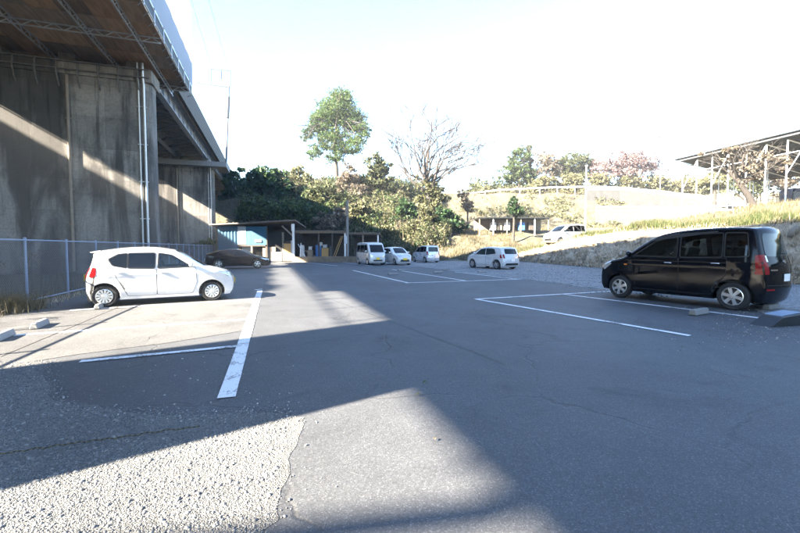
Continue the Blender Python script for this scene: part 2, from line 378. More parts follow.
# parking lot surfaces, each sheet a few mm above the one below
lot = [br(-6.2, -40), br(-6.2, 47), (-12, 46.3), (-2, 46), (4, 43.4), (12.4, 43), (wallx(30)+.1, 30), (wallx(15)+.1, 15), (wallx(0)+.1, 0), (wallx(-30), -30)]
struct(sheet('parking_lot', [Vector(p[:2]+(0,)) if isinstance(p, tuple) else p for p in lot], 0., 'asphalt'))
struct(sheet('old_sunlit_paving', [br(-6.1, 5.0), br(-6.1, 24), br(-.2, 24), br(-.3, 12), br(-.5, 7.6), br(-3, 6.4)], .0055, 'asphalt_beige', jag=.12))  # old beige paving; its near edge traces the pier shadow, sunlit tone in colour
gpoly = [gp(0, 533)+Vector((-.6, -1.2, 0)), gp(250, 533)+Vector((.05, -1.2, 0)), gp(262, 520), gp(275, 455), gp(290, 420), gp(278, 411), gp(200, 415), gp(120, 413), gp(62, 405), gp(45, 380), gp(50, 362), gp(0, 362), (-7.2, 5.2, 0), (-7.2, .5, 0)]
struct(sheet('gravel_ground', gpoly, .003, 'gravel_bed', jag=.16, step=.06))
struct(sheet('gravel_yard', [(7.4, 13.6), (5.9, 18.6), (3.6, 24), (1.6, 30), (-1.5, 33), (-3, 43.5), (4, 43.6), (12.4, 43.2), (wallx(30)+.2, 30), (wallx(12)+.2, 12), (wallx(3), 3), (11.5, 4.6), (8.6, 6.4), (7.7, 8.4), (9.5, 11)], .004, 'gravel_far', jag=.35, step=.4))

# painted lines
def line(a, b, wd=.13, z=.010, mat='line_worn', name='painted_line'):
    a = Vector(a); b = Vector(b); d = (b-a); d.z = 0; d.normalize(); n = Vector((-d.y, d.x, 0))*wd/2
    k = max(1, int((b-a).length/.35)); vs = []; fs = []
    for i in range(k+1):
        p = a.lerp(b, i/k); e = .006*noise.noise(p*3); f = .006*noise.noise(p*3+Vector((7, 0, 0)))
        vs += [(p+n*(1+e/wd*2)), (p-n*(1+f/wd*2))]
    for i in range(k): fs.append((2*i, 2*i+1, 2*i+3, 2*i+2))
    me = bpy.data.meshes.new(name); me.from_pydata([(q.x, q.y, z) for q in vs], [], fs)
    o = link(name, me, mat); bm = bmesh.new(); bm.from_mesh(me)
    for f in bm.faces:
        f.normal_update()
        if f.normal.z < 0: f.normal_flip()
    bm.to_mesh(me); bm.free(); return struct(o)
zl = .0085
line(gp(226.5, 398), gp(260, 290.5), .17, zl)
line(gp(80, 362), gp(240, 346.3), .12, zl+.0025)
line(gp(8, 336), gp(248, 319.5), .12, zl)
line(gp(70, 310.5), gp(254, 299.8), .12, zl)
line(gp(255, 290), gp(262, 289.2), .12, zl)
c0 = gp(477, 299.5); line(c0, gp(690, 336), .13, zl); line(gp(474.8, 299.4), gp(612, 291.5), .13, zl+.0025)
line(gp(563, 294.4), gp(770, 319.5), .12, zl)
line(gp(353, 270.5), gp(408, 283), .13, zl); line(gp(405, 283.2), gp(522, 279.3), .13, zl+.0025)
line(gp(392, 269.5), gp(466, 281), .12, zl); line(gp(455, 272), gp(518, 279.4), .12, zl)
line(gp(300, 262), gp(338, 266), .13, zl); line(gp(332, 261), gp(372, 266), .12, zl)
for k_, (pa, pb_) in enumerate((((322, 296), (505, 364)),)):
    a_, b_ = gp(*pa), gp(*pb_); d_ = (b_-a_).normalized(); n_ = Vector((-d_.y, d_.x, 0))*.007
    struct(sheet('sealed_crack', [a_+n_, b_+n_, b_-n_, a_-n_], .004, 'sealant', jag=.035, step=.15))
struct(sheet('pavement_joint', [gp(0, 356.2), gp(118, 307), gp(119, 307.3), gp(0, 357.6)], .011, 'steel_dark', jag=.01))

# ------------------------------------------------------------------ railway viaduct (bridge frame: local x across, local y along)
VD = empty('railway_viaduct', (0, 0, 0), TH)
tag(VD, 'tall railway viaduct on stained concrete piers along the left side of the car park', 'viaduct')
VL, VR, ZT = -14.5, -6.63, 12.0
def pier(u0, u1):
    n = 6; poly = []; r = .5
    for cx, cy, a0 in ((VR-r, u0+r, -90), (VR-r, u1-r, 0), (VL+r, u1-r, 90), (VL+r, u0+r, 180)):
        for k in range(n+1):
            a = R(a0+90*k/n); poly.append((cx+r*math.cos(a), cy+r*math.sin(a)))
    m = MB(); m.prism(poly, -.5, ZT-.75, 'z'); p = m.build('pier', 'pier_concrete', VD, 40)
    m = MB(); m.bb((VL-1.3, u0-.12, ZT-.75), (VR+.1, u1+.12, ZT)); m.build('pier_cap', 'pier_concrete', p, bevel=.04)
    for v in (VR-.35, VR-.62):
        m = MB(); m.tube([(v, u0-.08, .1), (v, u0-.08, ZT-.9), (v-.0, u0-.2, ZT-.6), (v, u0-.2, ZT+.3)], .07 if v > -7 else .05, 8)
        for z in np.arange(1, 11, 2.2): m.box((v, u0-.05, z), (.22, .12, .05))
        m.build('drain_pipe', 'steel_galv', p, 60)
    v = -10.75
    m = MB(); m.tube([(v, u0-.1, .1), (v, u0-.1, ZT-.8)], .085, 8)
    for z in np.arange(.8, 11, 2.): m.box((v, u0-.04, z), (.28, .14, .06))
    m.build('drain_pipe', 'wood_grey', p, 60)
    # row of hooked steel brackets carrying a cable tray under the cap
    for k in range(8):
        v = VL+.4+k*.98
        m = MB(); m.tube([(v, u0-.22, ZT-.1), (v, u0-.3, ZT-.7), (v, u0-.16, ZT-1.1), (v, u0+.02, ZT-1.45)], .045, 6); m.build('bracket', 'steel_dark', p, 60)
    m = MB(); m.bar((VL, u0-.3, ZT-.55), (VR, u0-.3, ZT-.55), .06); m.bar((VL, u0-.3, ZT-.1), (VR, u0-.3, ZT-.1), .06); m.build('cable_rail', 'steel_dark', p)
    # bearings under the girders
    for v in (-7.6, -10.9, -14.2):
        m = MB(); m.box((v, (u0+u1)/2, ZT+.36), (.8, .9, .70)); m.build('bearing', 'steel_dark', p, bevel=.03)
    return p
PU = [(-50.5, -49.), (-24.5, -23.), (1.5, 2.75), (27.8, 29.4), (55.8, 57.4), (82, 83.6), (108, 109.6)]
for a, b in PU: pier(a, b)
# inspection walkway round the top of the third pier in view
m = MB(); m.bb((-19.2, 54.6, 11.45), (-5.0, 55.45, 12.05)); m.build('inspection_walkway', 'steel_grey', VD)
m = MB(); m.bb((-6.3, 55.5, 11.45), (-5.0, 58.9, 12.05)); m.build('inspection_walkway', 'steel_grey', VD)
U0, U1 = -70, 150
for v in (-7.6, -10.9, -14.2, -17.5):
    m = MB(); m.bb((v-.012, U0, 12.79), (v+.012, U1, 13.86)); m.bb((v-.22, U0, 12.72), (v+.22, U1, 12.788)); m.bb((v-.2, U0, 13.862), (v+.2, U1, 13.9))
    gobj = m.build('girder', 'girder_blue', VD)
    if v == -7.6:
        sm_ = None
        for u in np.arange(31, 100, 1.9):
            o = MB().box((0, 0, 0), (.16, .02, 1.05)).build('stiffener', 'girder_blue', gobj) if sm_ is None else link('stiffener', sm_, None, gobj)
            sm_ = o.data; o.location = (v+.10, u, 13.33)
# cross frames and lateral bracing between the girders
vs_ = (-7.6, -10.9, -14.2, -17.5)
for u in np.arange(33.5, 112, 3.1):
    m = MB()
    for a, b in zip(vs_, vs_[1:]):
        m.bar((a-.06, u, 12.95), (b+.06, u, 12.95), .09); m.bar((a-.06, u, 13.75), (b+.06, u, 13.75), .09)
        m.bar((a-.06, u, 12.98), ((a+b)/2, u, 13.7), .07); m.bar((b+.06, u, 12.98), ((a+b)/2, u, 13.7), .07)
    m.build('cross_frame', 'steel_grey', VD)
    m = MB()
    for a, b in zip(vs_, vs_[1:]):
        m.bar((a-.1, u, 12.84), (b+.1, u+3.1, 12.84), .1, .06); m.bar((b+.1, u, 12.91), (a-.1, u+3.1, 12.91), .1, .06)
    m.build('lateral_brace', 'steel_grey', VD)
m = MB(); m.prism([(-6.75, 13.95), (-6.75, 14.25), (-18.35, 14.25), (-18.35, 13.95), (-17.3, 13.903), (-7.8, 13.903)], U0, U1, 'y'); m.build('deck', 'concrete_block', VD)
for s_, v in ((1, -6.75), (-1, -18.35)):
    m = MB(); m.bb((v-.12*(s_ < 0)+.003*s_, U0, 13.7), (v+.12*(s_ > 0)+.003*s_, U1, 15.7)); m.build('parapet', 'fascia', VD)
    m = MB(); m.tube([(v-.25*s_, U0, 13.82), (v-.25*s_, U1, 13.82)], .11, 8); m.build('edge_pipe', 'wood_grey', VD, 60)

# hanging scaffold: board platform on lattice beams, white dust sheet outside
SC = empty('hanging_scaffold', (0, 0, 0), TH)
tag(SC, 'hanging scaffold platform of orange brown boards under the near viaduct span', 'scaffold')
ZS = 12.56; SU0, SU1, SVL, SVR = -40., 32.9, -19.42, -5.23
cells = {}
def boardmesh(wd, ln):
    key = (round(wd, 2), round(ln, 2))
    if key not in cells:
        me = bpy.data.meshes.new('board'); mb = MB().box((0, 0, 0), (wd, ln, .035)); me.from_pydata(mb.v, [], mb.f); me.materials.append(M['scaffold_board']); cells[key] = me
    return cells[key]
nv = 11; dv = (SVR-SVL-.2)/nv
for k in range(nv):
    for j in range(14):
        ln = 1.78; u = 8.0+j*1.8
        if u+.9 > SU1+.3: continue
        o = bpy.data.objects.new('board', boardmesh(dv-.035, ln)); COL.objects.link(o); o.parent = SC
        pass_p = any(a-.4 < u < b+.4 for a, b in PU) and False
        o.location = (SVL+.1+(k+.5)*dv, u, ZS+.02+random.uniform(-.008, .008)); o.rotation_euler = (random.uniform(-.004, .004), random.uniform(-.004, .004), random.uniform(-.006, .006))
m = MB()
for j in range(27):
    u = -41.5+j*1.8; vl_ = -18.6 if u > -1.2 else -19.62; m.box(((vl_+SVR)/2, u+.87, ZS+.02), (SVR-vl_-.1, 1.79, .035))  # unseen far edge stepped to shape the sunlit patch on the paving
m.build('board_deck', 'scaffold_board', SC)
def lattice(p0, p1, h, wd=.055):
    m = MB(); p0 = Vector(p0); p1 = Vector(p1); L = (p1-p0).length; n = max(1, int(L/.42)); up = Vector((0, 0, h))
    m.bar(p0, p1, wd); m.bar(p0+up, p1+up, wd)
    for i in range(n):
        a = p0.lerp(p1, i/n); b = p0.lerp(p1, (i+1)/n)
        if i % 2: m.bar(a, b+up, wd*.7)
        else: m.bar(a+up, b, wd*.7)
    return m
for v in (-6.4, -8.6, -11.6, -14.6, -17.6): lattice((v, 4, ZS-.34), (v, 32.6, ZS-.34), .30).build('lattice_beam', 'steel_galv', SC)
for u in (9.5, 14.5, 19.5, 24.6, 31.5): lattice((SVL+.1, u, ZS-.30), (SVR-.1, u, ZS-.30), .26).build('cross_lattice', 'steel_galv', SC)
for v in (SVL, SVR):   # edge tubes and outer guard frame
    m = MB(); m.tube([(v, SU0, ZS-.05), (v, SU1, ZS-.05)], .035, 6); m.tube([(v, SU0, ZS+.5), (v, SU1, ZS+.5)], .03, 6); m.tube([(v, SU0, ZS+1.), (v, SU1, ZS+1.)], .03, 6)
    for u in np.arange(SU0, SU1, 1.8):
        m.tube([(v, u, ZS-.2), (v, u, 18.9 if v > -10 else 16.5)], .028, 6)
    for u in np.arange(4, SU1, .9): m.tube([(v, u, ZS-.06), (v-.35*(1 if v > -10 else -1), u+.45, ZS-.06)], .022, 5)
    m.build('guard_frame', 'steel_galv', SC)
sheetm = MB()
def dust(v, lo, hi, name):
    us = np.arange(SU0, SU1+.01, .3); zs = np.linspace(lo, hi, 10); Vv = []; Ff = []
    for i, u in enumerate(us):
        for j, z in enumerate(zs):
            b = .05*math.sin(u*math.pi/1.8)**2*math.sin(j/9*math.pi)+.03*noise.noise(Vector((u*.9, z*.9, v)))
            top = 0
            if j == 9: top = -.35*abs(math.sin(u*math.pi/1.8))*.3
            Vv.append((v+(b+.045)*(1 if v > -10 else -1), u, z+top))
    n = len(zs)
    for i in range(len(us)-1):
        for j in range(n-1): Ff.append((i*n+j, (i+1)*n+j, (i+1)*n+j+1, i*n+j+1))
    o = npmesh(name, Vv, Ff, 'dust_cloth', SC)
    for p in o.data.polygons: p.use_smooth = True
    return o
dust(SVR, ZS+.55, 18.8, 'dust_sheet'); dust(SVL, ZS+.55, 16.4, 'dust_sheet')
m = MB(); m.bb((SVR-.03, SU0, ZS+.02), (SVR-.005, SU1, ZS+.6)); m.build('toe_board', 'black_plastic', SC)
for ua_, ub_ in ((SU0, -1.2), (7.1, SU1)): m = MB(); m.bb((SVL+.005, ua_, ZS+.02), (SVL+.03, ub_, ZS+.6)); m.build('toe_board', 'black_plastic', SC)  # far toe board left open midway to shape the same sunlit patch
# unseen beam added past the far edge, casts the shadow bar on near paving
a = gp(532, 497)+TOSUN*(ZS/math.tan(SUN_EL)); va, ua = uv_of(a.x, a.y)
m = MB(); m.bar((SVL, ua, ZS-.1), (SVL-3.2, ua+.46, ZS-.1), .16); m.build('shadow_beam', 'steel_grey', SC)

# catenary mast standing on the walkway of the third pier
cm_ = empty('catenary_mast', (0, 0, 0)); tag(cm_, 'thin steel catenary mast with square frame rising beside the far viaduct pier', 'mast')
Yc = 54.5; pb = at(226, 168, Yc); pt = at(229, 86, Yc)
m = MB(); m.tube([pb, pt], [.13, .09], 8); m.build('mast', 'mast_grey', cm_)
m = MB(); m.tube([at(227.5, 118, Yc), at(228.5, 97, Yc)], .22, 8); m.build('transformer', 'mast_grey', cm_)
m = MB(); m.tube([at(197, 83, Yc), at(229, 87, Yc)], .06, 6); m.tube([at(211, 69, Yc), at(231, 71, Yc), at(231, 88, Yc), at(211, 85, Yc), at(211, 69, Yc)], .055, 6)
m.tube([at(221, 71, Yc), at(221, 79, Yc)], .09, 6); m.build('frame', 'mast_grey', cm_)
m = MB(); m.tube([at(229, 96, Yc), at(233, 96, Yc)], .05, 6); m.build('insulator', 'mast_grey', cm_)
for k, (x0, x1) in enumerate(((190, 213), (208, 229))):
    o = MB().tube([at(x0-8, -30, 26), at(x1, 72, Yc)], .022, 4).build('overhead_wire', 'steel_grey', None)
    tag(o, ('left' if k == 0 else 'right')+' one of two thin overhead wires above the viaduct edge', 'wire', 'overhead wires')

# ------------------------------------------------------------------ chain link fence along the lot
def fence():
    F0 = empty('chain_link_fence', (0, 0, 0), TH); tag(F0, 'blue grey chain link fence between the car park and the viaduct piers', 'fence')
    v = -6.0; us = [4.0+2.2*i for i in range(21)]
    for u in us:
        m = MB(); m.tube([(v, u, -.1), (v, u, 1.72)], .034, 8); m.tube([(v, u, 1.72), (v, u, 1.735), (v, u, 1.75)], [.042, .04, .012], 8); m.build('post', 'fence_paint', F0, 50)
    for i in range(20):
        a, b = us[i], us[i+1]
        m = MB(); m.tube([(v, a, 1.68), (v, b, 1.68)], .022, 6); m.build('rail', 'fence_paint', F0, 50)
        m = MB(); m.tube([(v, a, .1), (v, b, .1)], .02, 6); m.build('rail', 'fence_paint', F0, 50)
        pit = .075 if i < 9 else .12; zt, zb = 1.66, .1; h = zt-zb; L = b-a; r = .0032
        mm = MB(); k = -h
        while k < L:
            s0 = max(0, -k); s1 = min(h, L-k)
            if s1-s0 > .02:
                mm.tube([(v+.004, a+k+s0, zb+s0), (v+.004, a+k+s1, zb+s1)], r, 3, False)
                mm.tube([(v-.004, b-k-s0, zb+s0), (v-.004, b-k-s1, zb+s1)], r, 3, False)
            k += pit
        mm.build('chain_link', 'chain_wire', F0)
fence()

# ------------------------------------------------------------------ cars
def catmull(P, step=.05):
    out = []; P = [Vector((p[0], p[1])) for p in P]; n = len(P)
    for i in range(n-1):
        p0 = P[max(i-1, 0)]; p1 = P[i]; p2 = P[i+1]; p3 = P[min(i+2, n-1)]
        # chord-limited tangents keep the outline from overshooting
        d = (p2-p1).length; m1 = (p2-p0); m2 = (p3-p1)
        if m1.length: m1 = m1.normalized()*d
        if m2.length: m2 = m2.normalized()*d
        k = max(2, int(d/step))
        for j in range(k):
            t = j/k; t2, t3 = t*t, t*t*t
            out.append(p1*(2*t3-3*t2+1)+m1*(t3-2*t2+t)+p2*(-2*t3+3*t2)+m2*(t3-t2))
    out.append(P[-1]); return out
def rpoly(pts, r=.04, n=4):
    out = []; k = len(pts)
    for i in range(k):
        a = Vector(pts[i-1]); p = Vector(pts[i]); b = Vector(pts[(i+1) % k])
        da = (a-p); db = (b-p); rr = min(r, da.length*.45, db.length*.45)
        A = p+da.normalized()*rr; B = p+db.normalized()*rr
        for j in range(n+1):
            t = j/n; out.append(A*(1-t)**2+p*2*t*(1-t)+B*t*t)
    return out
class Car:
    def __init__(s, name, label, sp, paint, group=None):
        s.sp = sp; s.root = empty(name); tag(s.root, label, 'car' if 'van' not in name else 'van', group); s.paint = paint
        s.body()
    def W(s, x, z):
        q = s.sp; w = q['w']
        zb, zr = q['belt'], q['roof']
        k = 0.
        if z > zb: k = q['tum']*((z-zb)/(zr-zb))**1.25
        if z < .45: k += .05*((.45-z)/.3)**2
        k -= .012*math.exp(-((z-zb+.12)/.07)**2)
        xf, xr = q['xf'], q['xr']
        e = max(0, (x-xf)/(q['F']-xf)); k += q.get('tf', .16)*e**2.2
        e = max(0, (xr-x)/(xr-q['Rr'])); k += q.get('tr', .07)*e**2.2
        return w-k
    def body(s):
        q = s.sp; zb = q['clear']; ra = q['wr']+.055; zw = q['wr']
        bot = []
        top = catmull(q['top'])            # from front bottom over the roof to rear bottom
        xF, xR = top[0][0], top[-1][0]
        P = []; isb = []
        def arch(xa):
            a0 = math.asin((zb-zw)/ra) if zb < zw else 0
            for k in range(15):
                a = math.pi-a0-(math.pi-2*a0)*k/14; P.append(Vector((xa+ra*math.cos(a), zw+ra*math.sin(a)))); isb.append(1)
        def seg(xa, xb, n):
            for k in range(1, n): P.append(Vector((xa+(xb-xa)*k/n, zb))); isb.append(1)
        h = math.sqrt(ra*ra-(zw-zb)**2)
        seg(xR, q['xr']-h, 3); arch(q['xr']); seg(q['xr']+h, q['xf']-h, 14); arch(q['xf']); seg(q['xf']+h, xF, 3)
        for p in top: P.append(p); isb.append(0)
        n = len(P); N = []; r = []
        for i in range(n):
            a, b = P[i-1], P[(i+1) % n]; d = (b-a).normalized(); N.append(Vector((d.y, -d.x)))
        for i in range(n):
            r.append(.022 if isb[i] else min(.09, .03+.06*max(0, (P[i].y-zb)/.5)))
        for _ in range(3): r = [min(r[i], (r[i-1]+r[i]+r[(i+1) % n])/3+.004) for i in range(n)]
        Q = [P[i]-N[i]*r[i] for i in range(n)]
        bm = bmesh.new(); vo = [bm.verts.new((p.x, 0, p.y)) for p in Q]; bm.faces.new(vo); bm.normal_update()
        bmesh.ops.triangulate(bm, faces=bm.faces[:], ngon_method='EAR_CLIP')
        for x in np.arange(xR-.1, xF+.1, .13): bmesh.ops.bisect_plane(bm, geom=bm.verts[:]+bm.edges[:]+bm.faces[:], plane_co=(x, 0, 0), plane_no=(1, 0, 0), dist=1e-5)
        for z in np.arange(zb, q['roof'], .11): bmesh.ops.bisect_plane(bm, geom=bm.verts[:]+bm.edges[:]+bm.faces[:], plane_co=(0, 0, z), plane_no=(0, 0, 1), dist=1e-5)
        for poly in q.get('win', []):
            pl = grow(poly, -.012)
            for i in range(len(pl)):
                a_, b_ = Vector(pl[i]), Vector(pl[(i+1) % len(pl)]); d_ = b_-a_
                bmesh.ops.bisect_plane(bm, geom=bm.verts[:]+bm.edges[:]+bm.faces[:], plane_co=(a_.x, 0, a_.y), plane_no=(-d_.y, 0, d_.x), dist=1e-5)
        # ordered boundary
        nxt = {}
        for e in bm.edges:
            if len(e.link_faces) == 1: nxt.setdefault(e.verts[0], []).append(e.verts[1]); nxt.setdefault(e.verts[1], []).append(e.verts[0])
        idx = {v: i for i, v in enumerate(vo)}
        cur = vo[0]; prev = None; loop = [cur]
        a, b = nxt[cur]
        def leads(v, p):     # walk until the next original vertex
            c, pr = v, p
            while c not in idx:
                x, y = nxt[c]; c, pr = (y if x is pr else x), c
            return idx[c]
        cur2 = a if leads(a, cur) == 1 else b
        prev, cur = cur, cur2
        while cur is not vo[0]:
            loop.append(cur); x, y = nxt[cur]; cur, prev = (y if x is prev else x), cur
        info = []; k = -1
        pend = []
        for i, v in enumerate(loop):
            if v in idx: base = idx[v]; t = 0.
            else:
                A = Q[base]; B = Q[(base+1) % n]; L = (B-A).length; t = 0 if L < 1e-7 else min(1, (Vector((v.co.x, v.co.z))-A).length/L)
            j = (base+1) % n
            info.append((P[base].lerp(P[j], t), N[base].lerp(N[j], t).normalized(), r[base]*(1-t)+r[j]*t, isb[base] and isb[j], v.co.copy()))
        V = []; Fc = []; HF = []; bm.faces.index_update()
        vid = {}
        for v in bm.verts:
            vid[v] = len(V); V.append((v.co.x, s.W(v.co.x, v.co.z), v.co.z))
        nb = len(V)
        for v in bm.verts: V.append((v.co.x, -s.W(v.co.x, v.co.z), v.co.z))
        holes = [grow(p_, -.012) for p_ in q.get('win', [])]
        def inh(x, z):
            for pl in holes:
                c_ = [((pl[(i+1) % len(pl)][0]-pl[i][0])*(z-pl[i][1])-(pl[(i+1) % len(pl)][1]-pl[i][1])*(x-pl[i][0])) for i in range(len(pl))]
                if all(k_ > -1e-6 for k_ in c_) or all(k_ < 1e-6 for k_ in c_): return True
            return False
        hole_ids = set()
        for f in bm.faces:
            cc_ = f.calc_center_median()
            if inh(cc_.x, cc_.z): hole_ids.add(f.index)
        for f in bm.faces:
            ids = [vid[v] for v in f.verts]
            if f.index in hole_ids: HF.append(tuple(ids)); HF.append(tuple(i+nb for i in reversed(ids))); continue
            Fc.append(tuple(ids)); Fc.append(tuple(i+nb for i in reversed(ids)))
        rows = [[vid[v] for v in loop]]
        def row(fn):
            ids = []
            for t in info: V.append(fn(*t)); ids.append(len(V)-1)
            rows.append(ids)
        def rim(a, sg):
            def fn(p, nn, rr, b, co):
                w_ = s.W(co.x, co.z); o = p-nn*rr*(1-math.sin(a)); return (o.x, sg*(w_-rr*(1-math.cos(a))), o.y)
            return fn
        ce, ct = q.get('crown', .10), .035
        def mid(f):
            def fn(p, nn, rr, b, co):
                w_ = s.W(co.x, co.z)-rr; c = 0 if b else (ce*abs(nn.x)**1.5*sm(0, .4, abs(nn.x))+ct*max(0, nn.y))*(1-f*f); o = p+nn*c
                return (o.x, f*w_, o.y)
            return fn
        for a in (30, 60): row(rim(R(a), 1))
        for f in (1, .92, .8, .62, .42, .2, 0, -.2, -.42, -.62, -.8, -.92, -1): row(mid(f))
        for a in (60, 30): row(rim(R(a), -1))
        rows.append([vid[v]+nb for v in loop])
        L = len(loop)
        for A, B in zip(rows, rows[1:]):
            for i in range(L): j = (i+1) % L; Fc.append((A[i], A[j], B[j], B[i]))
        bm.free()
        if HF:
            mf = bpy.data.meshes.new('full'); mf.from_pydata(V, [], Fc+HF); bm = bmesh.new(); bm.from_mesh(mf); bmesh.ops.remove_doubles(bm, verts=bm.verts, dist=1e-5); bmesh.ops.recalc_face_normals(bm, faces=bm.faces); full = BVHTree.FromBMesh(bm); bm.free()
            bpy.data.meshes.remove(mf)
        me = bpy.data.meshes.new('body'); me.from_pydata(V, [], Fc)
        bm = bmesh.new(); bm.from_mesh(me); bmesh.ops.remove_doubles(bm, verts=bm.verts, dist=1e-5); bmesh.ops.recalc_face_normals(bm, faces=bm.faces)
        s.bvh = full if HF else BVHTree.FromBMesh(bm); bm.to_mesh(me); bm.free()
        for p in me.polygons: p.use_smooth = True
        me.set_sharp_from_angle(angle=R(38)); s.b = link('body', me, s.paint, s.root)
        s.smooth_side(me)
        # dark floor pan between the wheels
        m = MB(); m.bb((max(q['xr']-ra-.1, q['Rr']+.14), -q['w']+.26, zb+.02), (min(q['xf']+ra+.1, q['F']-.2), q['w']-.26, zb+.34)); m.build('floor_pan', 'black_plastic', s.root)
    def wn(s, x, z, sg):
        e = .004; return Vector((-(s.W(x+e, z)-s.W(x-e, z))/(2*e), 1, -(s.W(x, z+e)-s.W(x, z-e))/(2*e))).normalized()*1 if sg > 0 else Vector((-(s.W(x+e, z)-s.W(x-e, z))/(2*e), -1, -(s.W(x, z+e)-s.W(x, z-e))/(2*e))).normalized()
    def smooth_side(s, me, tol=2e-3, off=0.):
        # flanks take their shading from the smooth analytic surface
        vn = [Vector(v.normal) for v in me.vertices]; on = set()
        for v in me.vertices:
            if abs(abs(v.co.y)-s.W(v.co.x, v.co.z)-off) < tol: on.add(v.index); vn[v.index] = s.wn(v.co.x, v.co.z, v.co.y)
        cn = [tuple(c.vector) for c in me.corner_normals]
        out = list(cn)
        for p in me.polygons:
            if all(i in on for i in p.vertices) and p.normal.dot(vn[p.vertices[0]]) > .6:
                for l in p.loop_indices: out[l] = tuple(vn[me.loops[l].vertex_index])
        me.normals_split_custom_set(out)
    def patch(s, name, poly, ax, off, mat, parent=None, step=.07, smooth=True, rim=0):
        bm = bmesh.new(); vs = [bm.verts.new((p[0], p[1], 0)) for p in poly]
        try: bm.faces.new(vs)
        except Exception: bm.free(); return None
        bmesh.ops.triangulate(bm, faces=bm.faces[:], ngon_method='EAR_CLIP')
        xs = [p[0] for p in poly]; ys = [p[1] for p in poly]
        for x in np.arange(min(xs)+step/2, max(xs), step): bmesh.ops.bisect_plane(bm, geom=bm.verts[:]+bm.edges[:]+bm.faces[:], plane_co=(x, 0, 0), plane_no=(1, 0, 0), dist=1e-5)
        for y in np.arange(min(ys)+step/2, max(ys), step): bmesh.ops.bisect_plane(bm, geom=bm.verts[:]+bm.edges[:]+bm.faces[:], plane_co=(0, y, 0), plane_no=(0, 1, 0), dist=1e-5)
        if rim:
            ret = bmesh.ops.extrude_edge_only(bm, edges=[e for e in bm.edges if len(e.link_faces) == 1])
            for g_ in ret['geom']:
                if isinstance(g_, bmesh.types.BMVert): g_.co.z = 1.
        for v in bm.verts:
            a, b = v.co.x, v.co.y; base = v.co.z
            if ax in ('y+', 'y-'): sg = 1 if ax == 'y+' else -1; o = Vector((a, 3*sg, b)); d = Vector((0, -sg, 0))
            elif ax in ('x+', 'x-'): sg = 1 if ax == 'x+' else -1; o = Vector((5*sg, a, b)); d = Vector((-sg, 0, 0))
            else: o = Vector((a, b, 5)); d = Vector((0, 0, -1))
            h = s.bvh.ray_cast(o, d)
            if h[0] is None:
                h = s.bvh.find_nearest(Vector((a, 0, b)) if ax[0] == 'y' else Vector((0, a, b)))
            nrm = h[1] if h[1].dot(d) < 0 else -h[1]
            v.co = h[0]+nrm*(off if base < .5 else -.004)-d*0.0
        bmesh.ops.recalc_face_normals(bm, faces=bm.faces)
        # face outwards
        out = Vector((0, 0, 1)) if ax == 'z+' else -d
        if sum((f.normal.dot(out)*f.calc_area() for f in bm.faces), 0) < 0: bmesh.ops.reverse_faces(bm, faces=bm.faces)
        me = bpy.data.meshes.new(name); bm.to_mesh(me); bm.free()
        for p in me.polygons: p.use_smooth = smooth
        if rim: me.set_sharp_from_angle(angle=R(50))
        if ax[0] == 'y': s.smooth_side(me, .0022, off)
        return link(name, me, mat, parent or s.root)
    def side(s, name, poly, off, mat, parent=None, sides=('y+', 'y-'), r=.03, **k):
        return [s.patch(name, rpoly(poly, r), a, off, mat, parent, **k) for a in sides]
    def ends(s, name, poly, ax, off, mat, r=.03, mirror=False, parent=None, **k):
        o = [s.patch(name, rpoly(poly, r), ax, off, mat, parent, **k)]
        if mirror: o.append(s.patch(name, rpoly([(-p[0], p[1]) for p in poly], r), ax, off, mat, parent, **k))
        return o
    def surf(s, ax, a, b):
        if ax in ('y+', 'y-'): sg = 1 if ax == 'y+' else -1; h = s.bvh.ray_cast(Vector((a, 3*sg, b)), Vector((0, -sg, 0)))
        else: sg = 1 if ax == 'x+' else -1; h = s.bvh.ray_cast(Vector((5*sg, a, b)), Vector((-sg, 0, 0)))
        return h[0] if h[0] is not None else Vector((0, 0, 0))
    def window(s, poly, name='window', mat='glass', r=.04):
        big = grow(poly, .022)
        for a in ('y+', 'y-'):
            wdw = s.patch(name, rpoly(poly, r), a, .006, mat)
            if s.sp.get('win'):      # slim rubber strip all round, glass stays clear
                P_ = rpoly(poly, r); Q_ = rpoly(big, r+.015); sg = 1 if a == 'y+' else -1; m = MB(); n_ = len(P_); I_ = rpoly(grow(poly, -.02), r)
                for i in range(n_):
                    j = (i+1) % n_; q4 = [Vector((p_[0], sg*(s.W(p_[0], p_[1])+o_), p_[1])) for p_, o_ in ((I_[i], .004), (I_[j], .004), (Q_[j], .008), (Q_[i], .008))]; m.add(q4, [(0, 1, 2, 3)])
                m.build('frame', 'black_plastic', wdw)
            else: s.patch('frame', rpoly(big, r+.015), a, .003, 'black_plastic', wdw)
    def patch_window(s, poly, r=.03):      # fixed dark quarter light over the closed body
        for a in ('y+', 'y-'):
            wdw = s.patch('window', rpoly(poly, r), a, .006, 'glass'); s.patch('frame', rpoly(grow(poly, .022), r+.015), a, .003, 'black_plastic', wdw)
    def door(s, poly, hx=None, hz=None, r=.05):
        big = grow(poly, .009)
        for a in ('y+', 'y-'):
            d = s.patch('door', rpoly(poly, r), a, .0045, s.paint, rim=1)
            s.patch('gasket', rpoly(big, r), a, .002, 'black_plastic', d)
            if hx is not None:
                p = s.surf(a, hx, hz); sg = 1 if a == 'y+' else -1
                m = MB(); m.tube([p+Vector((-.085, .004*sg, 0)), p+Vector((-.06, .014*sg, .004)), p+Vector((.06, .014*sg, .006)), p+Vector((.085, .004*sg, .002))], .012, 6)
                m.build('handle', s.sp.get('handle', s.paint), d, 60)
